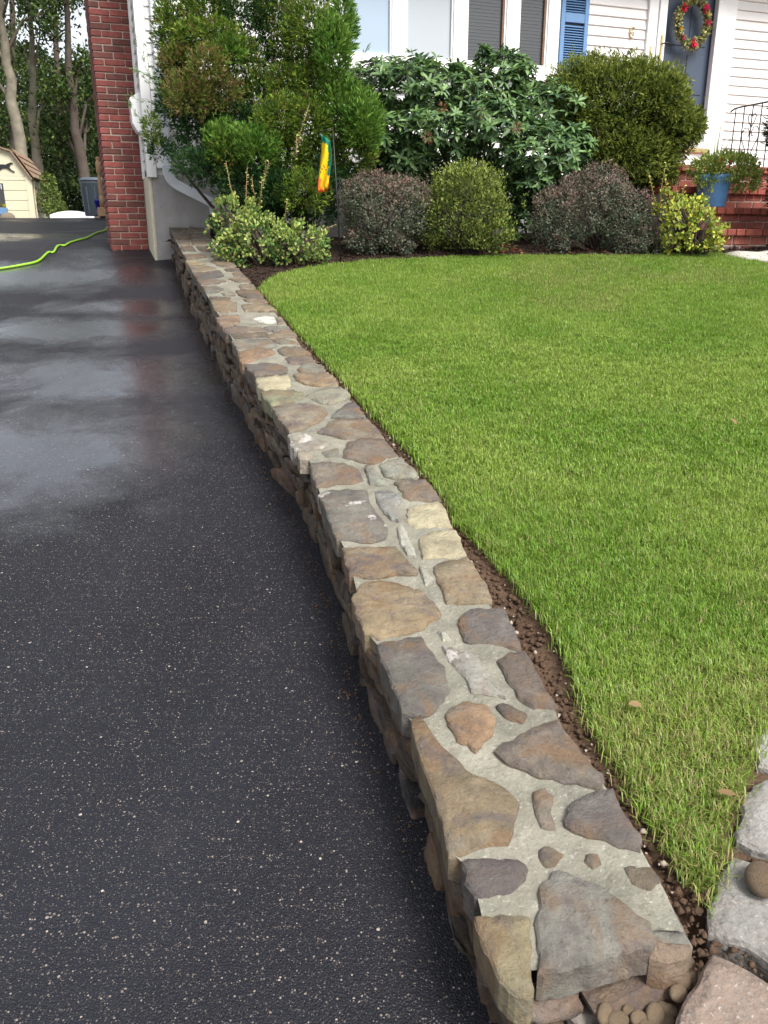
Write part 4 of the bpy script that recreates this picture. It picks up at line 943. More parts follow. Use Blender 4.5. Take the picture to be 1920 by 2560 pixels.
# ------------------------------------------------------------------ foliage tools
def unit(a): return a / (np.linalg.norm(a, axis=-1, keepdims=True) + 1e-9)
def leaf_geo(P, D, N, L, W, C, fold=0.25, curl=0.1, hexa=False):
    """leaves from base P along D with face normal N; returns vertices, triangles, colours"""
    D = unit(D); Sd = unit(np.cross(D, N)); N = unit(np.cross(Sd, D)); n = len(P); L = L[:, None]; W = W[:, None]
    if hexa:
        pts = [P, P + D * L * .28 + Sd * W * .42 + N * W * fold * .5, P + D * L * .68 + Sd * W * .46 + N * (W * fold * .5 - curl * L * .3),
               P + D * L - N * curl * L, P + D * L * .68 - Sd * W * .46 + N * (W * fold * .5 - curl * L * .3), P + D * L * .28 - Sd * W * .42 + N * W * fold * .5]
        tr = [(0, 3, 1), (1, 3, 2), (0, 5, 3), (5, 4, 3)]
    else:
        pts = [P, P + D * L * .5 + Sd * W * .5 + N * W * fold * .5, P + D * L - N * curl * L, P + D * L * .5 - Sd * W * .5 + N * W * fold * .5]
        tr = [(0, 2, 1), (0, 3, 2)]
    k = len(pts); V = np.stack(pts, 1).reshape(-1, 3); i = (np.arange(n) * k)[:, None, None]
    F = (np.array(tr)[None] + i).reshape(-1, 3)
    return V, F, np.repeat(C, k, 0)
def rand_dir(n): return unit(rng.normal(size=(n, 3)))
def pal(n, cols, jit=0.2, w=None):
    cols = np.array(cols); k = rng.choice(len(cols), n, p=w); return np.clip(cols[k] * (1 + jit * rng.normal(size=(n, 1))), 0.004, 1)
def ell_sample(n, E, depth=0.35, low=-1.0, lump=0.08, seed=0):
    """points in the outer shell of a union of ellipsoids (cx,cy,cz,rx,ry,rz), with outward normals and depth 0..1"""
    E = np.array(E, float); a = (E[:, 3] * E[:, 5] + E[:, 3] * E[:, 4] + E[:, 4] * E[:, 5]); k = rng.choice(len(E), n, p=a / a.sum())
    d = rand_dir(n); r = 1 - depth * rng.uniform(0, 1, n) ** 1.6; ph = rng.uniform(0, 6, 12) if seed == 0 else np.random.default_rng(seed).uniform(0, 6, 12)
    lm = 0
    for q in range(4):
        fr = 3.0 + 2.3 * q; lm = lm + np.sin(d[:, 0] * fr + ph[q * 3] + k) * np.sin(d[:, 1] * fr + ph[q * 3 + 1]) * np.sin(d[:, 2] * fr + ph[q * 3 + 2]) / (1 + 0.5 * q)
    P = E[k, :3] + d * E[k, 3:] * (r * (1 + lump * lm))[:, None]; N = unit(d / E[k, 3:])
    keep = d[:, 2] > low
    for e in range(len(E)):
        q = np.sum(((P - E[e, :3]) / E[e, 3:]) ** 2, 1); keep &= ~((q < 0.55) & (k != e))
    return P[keep], N[keep], r[keep]
class Fol:
    def __init__(s): s.V = []; s.F = []; s.C = []; s.n = 0
    def add(s, V, F, C): s.V.append(V); s.F.append(F + s.n); s.C.append(C); s.n += len(V)
    def build(s, name, mat, parent, origin, stuff=True):
        o = fast_mesh(name, np.concatenate(s.V) - origin, np.concatenate(s.F), mat, parent, np.concatenate(s.C))
        return o
def stems(parent, origin, base, tips, r0, mat, name='stem', sag=0.0):
    g = G()
    for t in tips:
        b = np.array(base) + np.array([rng.normal(0, 0.03), rng.normal(0, 0.03), -0.05]); t = np.array(t); m = (b + t) / 2 + np.array([rng.normal(0, 0.04), rng.normal(0, 0.04), 0.05])
        g.tube([b - origin, m - origin, t - origin], [r0, r0 * 0.7, r0 * 0.3], 6)
    return tag(g.build(name, mat, parent, True), kind='stuff')
UP = np.array([0, 0, 1.0])
def px_scale(Y): return FPX / (CT * CT * Y)               # photo pixels per metre near the horizon row at depth Y

# ---- sprays: feathery conifer twigs (juniper, yew)
def sprays(F, P, D, L, C, nb=5, spread=0.55, wid=0.18):
    n = len(P)
    for b in range(nb):
        d = unit(D + spread * rand_dir(n)); st_ = P + D * (L * rng.uniform(0, 0.6, n))[:, None]
        l = L * rng.uniform(0.35, 0.75, n); F.add(*leaf_geo(st_, d, rand_dir(n), l, l * wid, C * (0.85 + 0.3 * rng.uniform(size=(n, 1))), 0.3, 0.05))

def ell_px(cx, cy, rx, ry, Y, ryd=None):
    c = at_depth(cx, cy, Y); s = px_scale(Y); return (c[0], c[1], c[2], rx / s, (ryd if ryd else rx / s * 0.8), ry / s)

# ---- big irregular juniper
JY = 8.55
jb = at_depth(690, 615, JY)
jun = empty('juniper', (jb[0], jb[1], float(z_lawn(jb[0], jb[1]))), 0, 'tall shaggy juniper with cloud shaped green and bronze tufts by the house corner', 'shrub')
JO = np.array(jun.location)
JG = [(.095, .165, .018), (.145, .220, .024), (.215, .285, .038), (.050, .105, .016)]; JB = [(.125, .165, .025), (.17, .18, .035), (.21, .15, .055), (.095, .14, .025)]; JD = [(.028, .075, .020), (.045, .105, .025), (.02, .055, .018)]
clumps = [  # px, py, rx, ry (photo pixels), depth offset, palette
 (450, 25, 55, 65, .10, 0), (520, 20, 60, 55, .15, 0), (610, 5, 70, 60, .2, 2), (700, 20, 60, 60, .1, 0), (770, 60, 60, 75, 0, 0), (745, 130, 60, 60, .0, 0), (830, 130, 45, 80, -.05, 3), (860, 60, 26, 70, -.1, 3),
 (425, 75, 38, 55, .1, 0), (450, 125, 48, 55, .05, 0), (540, 85, 65, 32, .0, 0), (480, 90, 50, 36, .0, 0), (445, 155, 48, 36, -.1, 1), (520, 160, 44, 38, -.15, 1), (600, 150, 55, 50, -.05, 0), (570, 130, 36, 30, 0, 3),
 (438, 195, 40, 55, .05, 2), (435, 262, 44, 50, .0, 2), (470, 240, 60, 50, -.1, 1), (545, 235, 60, 50, -.1, 1), (500, 300, 70, 55, -.1, 2), (580, 300, 60, 45, -.05, 2), (650, 240, 60, 50, .05, 0), (720, 215, 60, 50, 0, 0),
 (790, 210, 60, 50, -.05, 0), (700, 300, 60, 55, -.1, 0), (770, 300, 60, 60, -.1, 0), (850, 270, 65, 70, -.15, 3), (905, 310, 50, 70, -.15, 3), (880, 390, 60, 50, -.1, 0), (800, 400, 60, 50, -.15, 0), (720, 390, 60, 50, -.2, 0),
 (640, 370, 60, 50, -.2, 3), (570, 390, 55, 45, -.2, 0), (480, 408, 50, 32, -.15, 2), (530, 425, 60, 42, -.15, 2), (600, 455, 60, 45, -.2, 2), (680, 470, 60, 50, -.2, 2), (760, 480, 60, 50, -.15, 0), (800, 520, 50, 45, -.1, 2),
 (720, 550, 60, 50, -.1, 2), (640, 530, 60, 50, -.1, 2), (560, 360, 45, 50, -.2, 3), (378, 325, 18, 40, -.15, 0), (398, 372, 26, 28, -.15, 2), (445, 372, 30, 18, -.1, 2), (800, 440, 40, 40, -.25, 2), (850, 450, 45, 40, -.1, 2), (690, 60, 50, 50, .3, 2), (650, 130, 34, 26, .3, 2)]
FJ = Fol(); PALS = [JG, JB, JD, [(.11, .21, .028), (.145, .25, .04), (.075, .175, .025)]]
for (cx, cy, rx, ry, dy, pl) in clumps:
    Y = JY + dy * 1.6 + rng.normal(0, 0.12); c = at_depth(cx, cy, Y); s = px_scale(Y); e = (c[0], c[1], c[2], rx / s * 1.0, (rx + ry) / 2 / s * 1.0, ry / s * 1.0)
    n = int(rx * ry * 0.36)
    P, N, r = ell_sample(n, [e], 0.62, -0.9, 0.16)
    up = 0.75 if pl == 3 else 0.45
    D = unit(N * 0.8 + UP * up + 0.35 * rand_dir(len(P))); L = rng.uniform(0.035, 0.07, len(P)) * (1.35 if pl == 3 else 1.0)
    C = pal(len(P), PALS[pl], 0.18)
    if pl in (0, 1): k = rng.uniform(size=len(P)) < (0.05 if pl == 0 else 0.12); C[k] = pal(k.sum(), [(.20, .12, .05), (.15, .09, .04)], 0.2)
    sprays(FJ, P, D, L, C, 5, 0.6, 0.25)
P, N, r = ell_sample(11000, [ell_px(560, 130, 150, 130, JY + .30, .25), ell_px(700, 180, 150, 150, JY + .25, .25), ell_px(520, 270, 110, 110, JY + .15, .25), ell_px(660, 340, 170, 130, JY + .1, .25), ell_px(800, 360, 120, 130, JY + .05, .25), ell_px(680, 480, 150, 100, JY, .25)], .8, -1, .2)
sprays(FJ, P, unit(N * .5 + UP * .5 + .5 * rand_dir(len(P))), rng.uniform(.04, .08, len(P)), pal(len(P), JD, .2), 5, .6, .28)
# loose shoots sticking out
for (x0, y0, x1, y1) in [(385, 215, 330, 75), (400, 200, 345, 180), (420, 255, 345, 175), (420, 270, 320, 240), (410, 260, 365, 120), (830, 190, 850, 20), (815, 200, 835, 40), (850, 190, 885, 40), (840, 180, 870, 0), (870, 200, 920, 120), (760, 200, 755, 90), (780, 230, 800, 110), (900, 280, 905, 190), (870, 260, 890, 160), (560, 420, 545, 350), (580, 420, 590, 360), (690, 400, 680, 300), (860, 330, 835, 280), (350, 300, 325, 260), (800, 180, 812, 60), (545, 130, 540, 85)]:
    a = at_depth(x0, y0, JY - .1); b = at_depth(x1, y1, JY - .15); n = 34; t = rng.uniform(0, 1, n)[:, None]
    P = a + (b - a) * t + rng.normal(0, 0.008, (n, 3)); D = unit((b - a)[None] + 0.35 * rand_dir(n) * np.linalg.norm(b - a))
    sprays(FJ, P, D, rng.uniform(0.035, 0.07, n), pal(n, PALS[3], 0.15), 3, 0.4, 0.14)
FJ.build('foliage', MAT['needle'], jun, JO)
g = G()
tips = [(440, 60), (530, 60), (620, 60), (720, 80), (780, 130), (560, 180), (450, 200), (430, 300), (520, 300), (640, 260), (700, 230), (800, 260), (860, 330), (640, 420), (540, 430), (400, 360), (700, 480), (780, 460), (620, 110), (680, 140)]
for i, (tx, ty) in enumerate(tips):
    t = at_depth(tx, ty, JY + rng.uniform(0, .25)) - JO; b = np.array([rng.normal(0, .05), rng.normal(0.1, .05), -0.05]); m1 = b * .4 + t * .6 + np.array([0.12 * (1 if t[0] < 0 else -1), .1, -0.18 * abs(t[0]) - .1]); m0 = np.array([b[0] + t[0] * .12, b[1] + .05, t[2] * .32])
    g.tube([b, m0, m1, t], [0.045, 0.034, 0.02, 0.006], 7)
tag(g.build('branch', MAT['dark_bark'], jun, True), kind='stuff')

# ---- rhododendron with whorls of long leaves
RY = 9.15
rb_ = at_depth(1170, 560, RY); rho = empty('rhododendron', (rb_[0], rb_[1], float(z_lawn(rb_[0], rb_[1]))), 0, 'broad rhododendron with whorls of long dark green leaves below the picture window', 'shrub')
RO = np.array(rho.location)
RE = [ell_px(960, 230, 85, 75, RY + .15, .35), ell_px(1050, 225, 110, 75, RY, .45), ell_px(1180, 230, 110, 65, RY + .1, .4), ell_px(1270, 200, 70, 65, RY + .1, .35), ell_px(1370, 280, 90, 70, RY + .05, .35),
      ell_px(960, 340, 80, 60, RY - .1, .4), ell_px(1080, 330, 120, 70, RY - .15, .45), ell_px(1230, 330, 120, 80, RY - .15, .45), ell_px(1340, 390, 100, 70, RY - .25, .45), ell_px(1400, 370, 80, 60, RY - .25, .4), ell_px(1020, 400, 80, 40, RY - .1, .35), ell_px(1330, 460, 60, 40, RY - .3, .3), ell_px(1255, 160, 30, 30, RY + .1, .2), ell_px(1210, 140, 16, 20, RY + .1, .1), ell_px(1130, 470, 170, 60, RY + .1, .4), ell_px(930, 460, 60, 60, RY + .1, .3), ell_px(1310, 540, 70, 60, RY - .1, .3), ell_px(1110, 560, 120, 50, RY, .3)]
P, N, r = ell_sample(4600, RE, 0.55, -0.9, 0.18)
front = N[:, 1] < 0.55; P, N, r = P[front], N[front], r[front]
order = np.argsort(P[:, 1] - 0.4 * P[:, 2]); P, N, r = P[order], N[order], r[order]
RC = [(.085, .160, .052), (.115, .205, .065), (.160, .260, .085), (.065, .125, .058)]
leaf_var = []
for q in range(5):
    V, F_, C = leaf_geo(np.zeros((1, 3)), np.array([[1.0, 0, 0]]), np.array([[0, 0, 1.0]]), np.array([1.0]), np.array([0.36]), np.array([np.array(RC[q % 4]) * (1.0 + 0.12 * (q == 4))]), 0.22, 0.14, True)
    o = fast_mesh('leaf', V, F_, MAT['glossy_leaf'], None, C); leaf_var.append(o.data); bpy.data.objects.remove(o)
FR = Fol(); cnt = 0
for i in range(len(P)):
    ax = unit(N[i] * 0.75 + UP * 0.75 + 0.25 * rng.normal(size=3)); a = unit(np.cross(ax, [0.3, 0.9, 0.2])); b = np.cross(ax, a); k = rng.integers(5, 10); ph = rng.uniform(0, 6)
    sz = rng.uniform(0.068, 0.115); ang = ph + 6.283 * np.arange(k) / k + rng.normal(0, 0.12, k); droop = rng.uniform(-0.35, 0.75, k)
    D = unit(a * np.cos(ang)[:, None] + b * np.sin(ang)[:, None] + ax * droop[:, None]); Nn = unit(np.repeat(ax[None], k, 0) - D * 0.15); L = sz * rng.uniform(0.8, 1.15, k)
    if i < 36 and cnt < 285:
        for q in range(k):
            if cnt >= 285: break
            sd_ = np.cross(D[q], Nn[q]); nn = np.cross(sd_, D[q]); mt = Matrix((D[q], -unit(sd_), unit(nn))).transposed()
            o = bpy.data.objects.new('leaf', leaf_var[rng.integers(5)]); col.objects.link(o); o.parent = rho; o.location = P[i] - RO; o.rotation_euler = mt.to_euler(); o.scale = (L[q],) * 3; cnt += 1
    else:
        FR.add(*leaf_geo(np.repeat(P[i][None], k, 0), D, Nn, L, L * 0.33, pal(k, RC, 0.22), 0.22, 0.14, True))
    if rng.uniform() < 0.35:                                # pale bud / young tip
        FR.add(*leaf_geo(np.repeat(P[i][None], 3, 0), unit(ax[None] + 0.25 * rand_dir(3)), rand_dir(3), np.full(3, .035), np.full(3, .014), pal(3, [(.30, .36, .08), (.20, .30, .06)]), .3, 0))
for (bx, by) in [(1070, 345), (1105, 270), (1205, 285), (1290, 320)]:   # spent brown flower heads
    c = at_depth(bx, by, RY - .62); n = 70; D = rand_dir(n); FR.add(*leaf_geo(c + D * .02, D, rand_dir(n), rng.uniform(.025, .055, n), rng.uniform(.006, .012, n), pal(n, [(.26, .13, .07), (.18, .09, .05), (.22, .16, .07)], .2), .2, .1))
tag(FR.build('foliage', MAT['glossy_leaf'], rho, RO), kind='stuff')
stems(rho, RO, RO, [e[:3] for e in RE], 0.022, MAT['dark_bark'], 'branch')

# ---- generic leafy shrubs
def bumpy(E, k, f):
    out = list(E)
    for _ in range(k):
        e = np.array(E[rng.integers(len(E))]); d = unit(rng.normal(size=3) + np.array([0, -.4, .35])); s_ = f * rng.uniform(.7, 1.3); out.append((*(e[:3] + d * e[3:] * rng.uniform(.75, .95)), *(e[3:] * s_)))
    return out
def shrub(name, base_px, Y, E, n, palette, Lr, wid, label, depth=0.45, low=-0.75, hexa=False, tip=None, upk=0.5, lump=0.1, mat='leaf', weights=None, group=None, outk=0.6, clus=0.018, per=14):
    b = at_depth(base_px[0], base_px[1], Y); root = empty(name, (b[0], b[1], float(z_lawn(b[0], b[1]))), 0, label, 'shrub', group); O = np.array(root.location)
    E = bumpy(E, 12, .36)
    P, N, r = ell_sample(int(n * 1.25), E, depth, low, lump); F = Fol(); m = len(P)
    ctr = rng.integers(0, m, max(20, m // per)); kk = ctr[rng.integers(0, len(ctr), m)]; P = P[kk] + rng.normal(0, clus, (m, 3)) + N[kk] * np.abs(rng.normal(0, clus * .8, (m, 1))); N, r = N[kk], r[kk]
    k = P[:, 2] > z_lawn(P[:, 0], P[:, 1]) + 0.01; P, N, r = P[k], N[k], r[k]; m = len(P)
    C = pal(m, palette, 0.18, weights)
    if tip is not None:
        t = (np.clip((N[:, 2] + 0.35) / 1.1, 0, 1) * np.clip((r - 0.72) / 0.2, 0, 1) * rng.uniform(0.2, 1, m))[:, None]; C = C * (1 - t) + pal(m, tip, 0.15) * t
    D = unit(N * outk + UP * upk + 0.75 * rand_dir(m)); L = rng.uniform(*Lr, m)
    F.add(*leaf_geo(P, D, unit(N + 0.8 * rand_dir(m) + 0.4 * UP), L, L * wid, C, 0.25, 0.08, hexa))
    tag(F.build('foliage', MAT[mat], root, O), kind='stuff')
    E_ = np.array(E); tips_ = [e[:3] + rng.normal(0, 0.5, 3) * e[3:] for e in E_ for _ in range(4)]
    stems(root, O, (O[0], O[1], O[2]), tips_, 0.012, MAT['dark_bark'])
    return root, O

BG = [(.085, .115, .068), (.130, .150, .098), (.058, .085, .048), (.160, .165, .125)]; BT = [(.30, .150, .135), (.24, .130, .115), (.20, .160, .115)]
YB = 8.15
shrub('barberry', (960, 640), YB, [ell_px(960, 540, 108, 95, YB, .36), ell_px(930, 500, 75, 65, YB + .1, .3), ell_px(1010, 520, 75, 80, YB, .3), ell_px(950, 600, 85, 45, YB - .02, .3)], 30000, BG, (.014, .028), .62,
      'rounded purple tinged barberry beside the garden flag', tip=BT, upk=.3, lump=.20)
shrub('barberry', (1490, 640), YB + .2, [ell_px(1480, 540, 125, 85, YB + .2, .40), ell_px(1400, 550, 75, 75, YB + .15, .32), ell_px(1560, 550, 85, 80, YB + .2, .34), ell_px(1480, 490, 90, 60, YB + .3, .34), ell_px(1570, 600, 75, 42, YB + .15, .3)], 38000, BG, (.014, .028), .62,
      'wide dusky purple barberry below the yew and beside the golden euonymus', tip=BT + [(.23, .125, .125)], upk=.3, lump=.20)
HG = [(.095, .130, .024), (.14, .18, .035), (.060, .092, .020), (.18, .21, .05)]
hol, HO = shrub('boxwood', (1165, 640), YB, [ell_px(1165, 535, 105, 105, YB, .36), ell_px(1160, 470, 85, 60, YB + .02, .3), ell_px(1190, 580, 90, 60, YB - .02, .3), ell_px(1120, 560, 70, 75, YB, .3)], 17000, HG, (.018, .034), .5,
      'olive green small leaved shrub with upright pale shoots between two purple bushes', tip=[(.30, .35, .075), (.23, .29, .055)], upk=.6, hexa=True, lump=.16, clus=.022, per=9)
F2 = Fol()
for _ in range(46):
    cx = 1165 + rng.normal(0, 62); y0 = 480 + rng.uniform(-15, 50); h = rng.uniform(30, 95) * (1 - min(.7, abs(cx - 1165) / 150)); a = at_depth(cx, y0, YB - .1 + rng.normal(0, .1)); b = at_depth(cx + rng.normal(0, 8), y0 - h, YB - .1); n = int(10 + h * .35); t = rng.uniform(0, 1, n)[:, None]
    F2.add(*leaf_geo(a + (b - a) * t, unit(rand_dir(n) + UP * .8), rand_dir(n), rng.uniform(.018, .032, n), rng.uniform(.009, .016, n), pal(n, [(.15, .20, .045), (.25, .32, .07), (.10, .15, .03)], .15), .2, .1, True))
tag(F2.build('shoots', MAT['leaf'], hol, HO), kind='stuff')

YY_ = 9.35
ye = [ell_px(1535, 300, 158, 140, YY_, .55), ell_px(1460, 240, 95, 85, YY_ + .1, .45), ell_px(1600, 250, 110, 85, YY_ + .05, .45), ell_px(1640, 330, 95, 100, YY_, .45), ell_px(1560, 390, 130, 75, YY_ - .1, .5), ell_px(1460, 330, 75, 90, YY_, .4)]
b = at_depth(1560, 470, YY_); yew = empty('yew', (b[0], b[1], float(z_lawn(b[0], b[1]))), 0, 'large clipped olive green yew with feathery tips beside the brick steps', 'shrub'); YO = np.array(yew.location)
ye = bumpy(ye, 16, .34); P, N, r = ell_sample(52000, ye, 0.75, -0.9, 0.12); Fy = Fol(); m = len(P)
C = pal(m, [(.105, .150, .022), (.15, .195, .030), (.065, .105, .018), (.19, .225, .038)], .15); t = (np.clip((r - .85) / .15, 0, 1) * rng.uniform(0, 1, m))[:, None]; C = C * (1 - t) + np.array([.27, .30, .06]) * t
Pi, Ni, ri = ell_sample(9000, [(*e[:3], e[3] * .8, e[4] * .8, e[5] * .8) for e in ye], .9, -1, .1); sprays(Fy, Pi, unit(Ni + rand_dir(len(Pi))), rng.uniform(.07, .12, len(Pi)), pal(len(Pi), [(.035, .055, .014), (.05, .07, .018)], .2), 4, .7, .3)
sprays(Fy, P, unit(N * .9 + UP * .25 + .4 * rand_dir(m)), rng.uniform(.04, .085, m), C, 4, .6, .28)
for _ in range(60):
    q = rng.integers(m); 
    if N[q, 2] < 0.1: continue
    a = P[q]; d = unit(N[q] * .6 + UP * .8 + .3 * rng.normal(size=3)); n = 12; tt = rng.uniform(0, .14, n)[:, None]
    sprays(Fy, a + d * tt, np.repeat(d[None], n, 0), rng.uniform(.025, .045, n), pal(n, [(.14, .18, .035), (.17, .17, .05)], .1), 3, .5, .2)
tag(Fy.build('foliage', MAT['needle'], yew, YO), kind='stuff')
stems(yew, YO, YO, [np.array(e[:3]) + rng.normal(0, .4, 3) * np.array(e[3:]) for e in ye for _ in range(4)], .02, MAT['dark_bark'], 'branch')

EV = [(.075, .165, .040), (.11, .21, .055), (.38, .42, .13), (.46, .48, .20), (.30, .38, .09)]
def euonymus(base_px, Y, E, n, shoots, label, pal_=EV, w=(.27, .27, .18, .12, .16)):
    root, O = shrub('euonymus', base_px, Y, E, n, pal_, (.026, .042), .62, label, depth=.5, low=-.8, hexa=True, upk=.45, weights=list(w), lump=.14, tip=[(.42, .46, .12), (.30, .40, .09)])
    F = Fol(); g = G()
    for (x0, y0, x1, y1) in shoots:
        a = at_depth(x0, y0, Y); b = at_depth(x1, y1, Y - .05); mid = (a + b) / 2 + rng.normal(0, .015, 3); n = max(10, int(np.linalg.norm(b - a) / .017)); t = np.linspace(0, 1, n)[:, None]
        Q = (1 - t) ** 2 * a + 2 * t * (1 - t) * mid + t ** 2 * b; d = unit(b - a); s_ = unit(np.cross(d, rand_dir(n))); s_[1::2] *= -1
        F.add(*leaf_geo(Q, unit(s_ + .5 * d), unit(d + .5 * rand_dir(n)), rng.uniform(.022, .036, n) * (1.1 - .35 * t[:, 0]), rng.uniform(.016, .024, n), pal(n, pal_[2:] + [pal_[1]], .12), .2, .1, True))
        g.tube([Q[0] - O, Q[n // 2] - O, Q[-1] - O], [.004, .003, .0015], 5)
    tag(F.build('shoot_leaves', MAT['leaf'], root, O), kind='stuff'); tag(g.build('shoot', MAT['post_wood'], root, True), kind='stuff')
YE = 7.65
euonymus((660, 665), YE, [ell_px(600, 560, 65, 62, YE + .1, .25), ell_px(660, 600, 85, 60, YE, .3), ell_px(735, 610, 70, 55, YE - .05, .28), ell_px(590, 610, 50, 50, YE, .22), ell_px(570, 540, 35, 38, YE + .12, .18), ell_px(780, 625, 40, 40, YE - .05, .2), ell_px(650, 645, 100, 30, YE, .25)], 6500,
         [(640, 540, 672, 405), (650, 520, 655, 445), (612, 540, 618, 415), (590, 520, 565, 405), (760, 590, 838, 562), (715, 560, 720, 495), (655, 460, 665, 400), (735, 390, 775, 255), (738, 400, 742, 340), (640, 500, 630, 440), (760, 600, 790, 560)],
         'variegated cream and green euonymus with tall shoots beside the wall end at the house')
YE2 = 8.05
euonymus((1730, 632), YE2, [ell_px(1700, 560, 60, 62, YE2, .24), ell_px(1745, 575, 55, 55, YE2 - .02, .22), ell_px(1770, 590, 35, 42, YE2, .18), ell_px(1680, 520, 32, 40, YE2 + .05, .15), ell_px(1710, 600, 65, 32, YE2, .2)], 4200,
         [(1650, 520, 1665, 408), (1640, 520, 1622, 430), (1665, 500, 1660, 425), (1690, 520, 1712, 465), (1780, 560, 1818, 568), (1700, 520, 1690, 470)],
         'small golden yellow euonymus beside the bottom brick step', pal_=[(.13, .22, .035), (.20, .28, .05), (.52, .52, .07), (.56, .54, .12), (.42, .46, .06)], w=(.2, .2, .22, .16, .22))

# ---- dark conifer at the right of the landing
DE = [ell_px(2020, 310, 80, 110, 8.3, .3), ell_px(2045, 470, 110, 120, 8.3, .4)]
b = at_depth(2010, 620, 8.3); con = empty('conifer', (b[0], b[1], float(z_lawn(b[0], b[1]))), 0, 'dark green conifer shrub standing beside the iron railing', 'shrub'); CO = np.array(con.location)
P, N, r = ell_sample(7000, DE, .4, -.8, .12); Fc = Fol(); sprays(Fc, P, unit(N + .3 * UP + .3 * rand_dir(len(P))), rng.uniform(.06, .11, len(P)), pal(len(P), [(.02, .045, .02), (.03, .06, .025)], .2), 4, .5, .16)
tag(Fc.build('foliage', MAT['needle'], con, CO), kind='stuff'); stems(con, CO, CO, [np.array(e[:3]) for e in DE], .03, MAT['dark_bark'], 'trunk')

# ---- small hosta at the lawn edge
p = lawn_pt(815, 668); ho = empty('hosta', p + np.array([0, .03, 0]), 0, 'tiny pale green seedling with broad leaves at the lawn edge', 'plant'); Fh = Fol()
ang = np.array([2.6, 3.4, .2, .9, 4.6]); n = 5; Fh.add(*leaf_geo(np.zeros((n, 3)), np.stack([np.cos(ang), np.sin(ang) * .5, np.full(n, .35)], -1), np.repeat(UP[None], n, 0), rng.uniform(.07, .12, n), rng.uniform(.035, .05, n), pal(n, [(.22, .36, .08)], .1), .2, .15, True))
Fh.build('leaf', MAT['leaf'], ho, np.zeros(3))
g = G(); g.tube([(0, 0, -.01), (0, 0, .02)], .006, 6); g.build('stem', MAT['leaf'], ho)

# ------------------------------------------------------------------ garden flag
fb = lawn_pt(853, 662); fl = empty('garden_flag', fb, 0, 'green yellow and orange sunflower garden flag on thin black pole', 'flag')
ft = at_depth(832, 326, fb[1] + 0.02) - fb
g = G(); g.tube([(0, 0, -.05), ft * .5, ft], .006, 8); g.tube([ft, ft + np.array([-.03, 0, .012]), ft + np.array([-.12, -.03, -.02])], .004, 6); g.build('pole', MAT['iron'], fl, True)
g = G(); fw, fh, nu, nv = .095, .47, 8, 16; V = []; F = []
for j in range(nv + 1):
    for i in range(nu + 1):
        u, t = i / nu, j / nv; tw = .5 + .35 * math.sin(t * 2.5)
        x = u * fw * (0.8 + .2 * math.sin(3 * t)) + .02 * math.sin(4 * t + 1); y = -.09 * u * tw + .02 * math.sin(9 * u + 5 * t); z = -t * fh - .06 * u * (1 - t * .3) + (0.05 * u if t > .9 else 0) + .47
        V.append((x, y, z))
for j in range(nv):
    for i in range(nu): k = j * (nu + 1) + i; F.append((k, k + 1, k + nu + 2, k + nu + 1))
fo = fast_mesh('cloth', V, F, MAT['flag'], fl, smooth=True); fo.location = ft + np.array([-.115, -.02, -.495])
md = fo.modifiers.new('thick', 'SOLIDIFY'); md.thickness = .002

# ------------------------------------------------------------------ blue flower pot on the steps
pp = house_pt(5.17, 2.46, 0.286)
pot = empty('flower_pot', pp, 0, 'glossy blue planter with trailing flowers and spiky grass on the brick steps', 'planter')
g = G(); g.lathe([(.118, 0), (.128, .01), (.165, .25), (.172, .255), (.172, .30), (.155, .30), (.150, .27)], 28); g.build('pot', MAT['pot'], pot, True)
g = G(); g.lathe([(.150, .255), (.152, .275), (.0, .285)], 20); g.build('soil', MAT['mulch'], pot)
Fp = Fol(); E_ = [(-.08, -.02, .36, .17, .16, .11), (.12, -.07, .36, .24, .20, .14), (.28, -.08, .28, .14, .14, .15), (.16, .02, .41, .15, .13, .07), (-.12, -.1, .27, .09, .08, .12)]
P, N, r = ell_sample(7200, E_, .6, -.9, .2); m = len(P); Fp.add(*leaf_geo(P, unit(N + .4 * rand_dir(m)), rand_dir(m), rng.uniform(.025, .05, m), rng.uniform(.010, .018, m), pal(m, [(.22, .30, .06), (.30, .37, .08), (.14, .21, .04), (.38, .40, .14)], .15), .2, .1))
tag(Fp.build('trailing_foliage', MAT['leaf'], pot, np.zeros(3)), kind='stuff')
Fs_ = Fol(); n = 34; a = rng.uniform(0, 6.28, n); el = rng.uniform(.45, 1.45, n); D = np.stack([np.cos(a) * np.cos(el), np.sin(a) * np.cos(el), np.sin(el)], -1); L = rng.uniform(.30, .62, n)
for i in range(n):
    q = np.linspace(0, 1, 6)[:, None]; pts_ = np.array([-.01, 0, .28]) + D[i] * L[i] * q + np.array([D[i, 0], D[i, 1], 0]) * .10 * q ** 2 - UP * (.20 * (1.5 - el[i])) * q ** 2.5; s_ = unit(np.cross(D[i], UP)) * .006
    w_ = (1 - q) ** .6; V = np.concatenate([pts_ - s_ * w_, pts_ + s_ * w_]); F = np.array([(k, k + 1, k + 7, k + 6) for k in range(5)]); F = np.concatenate([F[:, [0, 1, 2]], F[:, [0, 2, 3]]]); Fs_.add(V, F, np.tile(np.array([.16, .22, .07]) * rng.uniform(.7, 1.3), (12, 1)))
Fs_.build('spike_leaves', MAT['leaf'], pot, np.zeros(3))
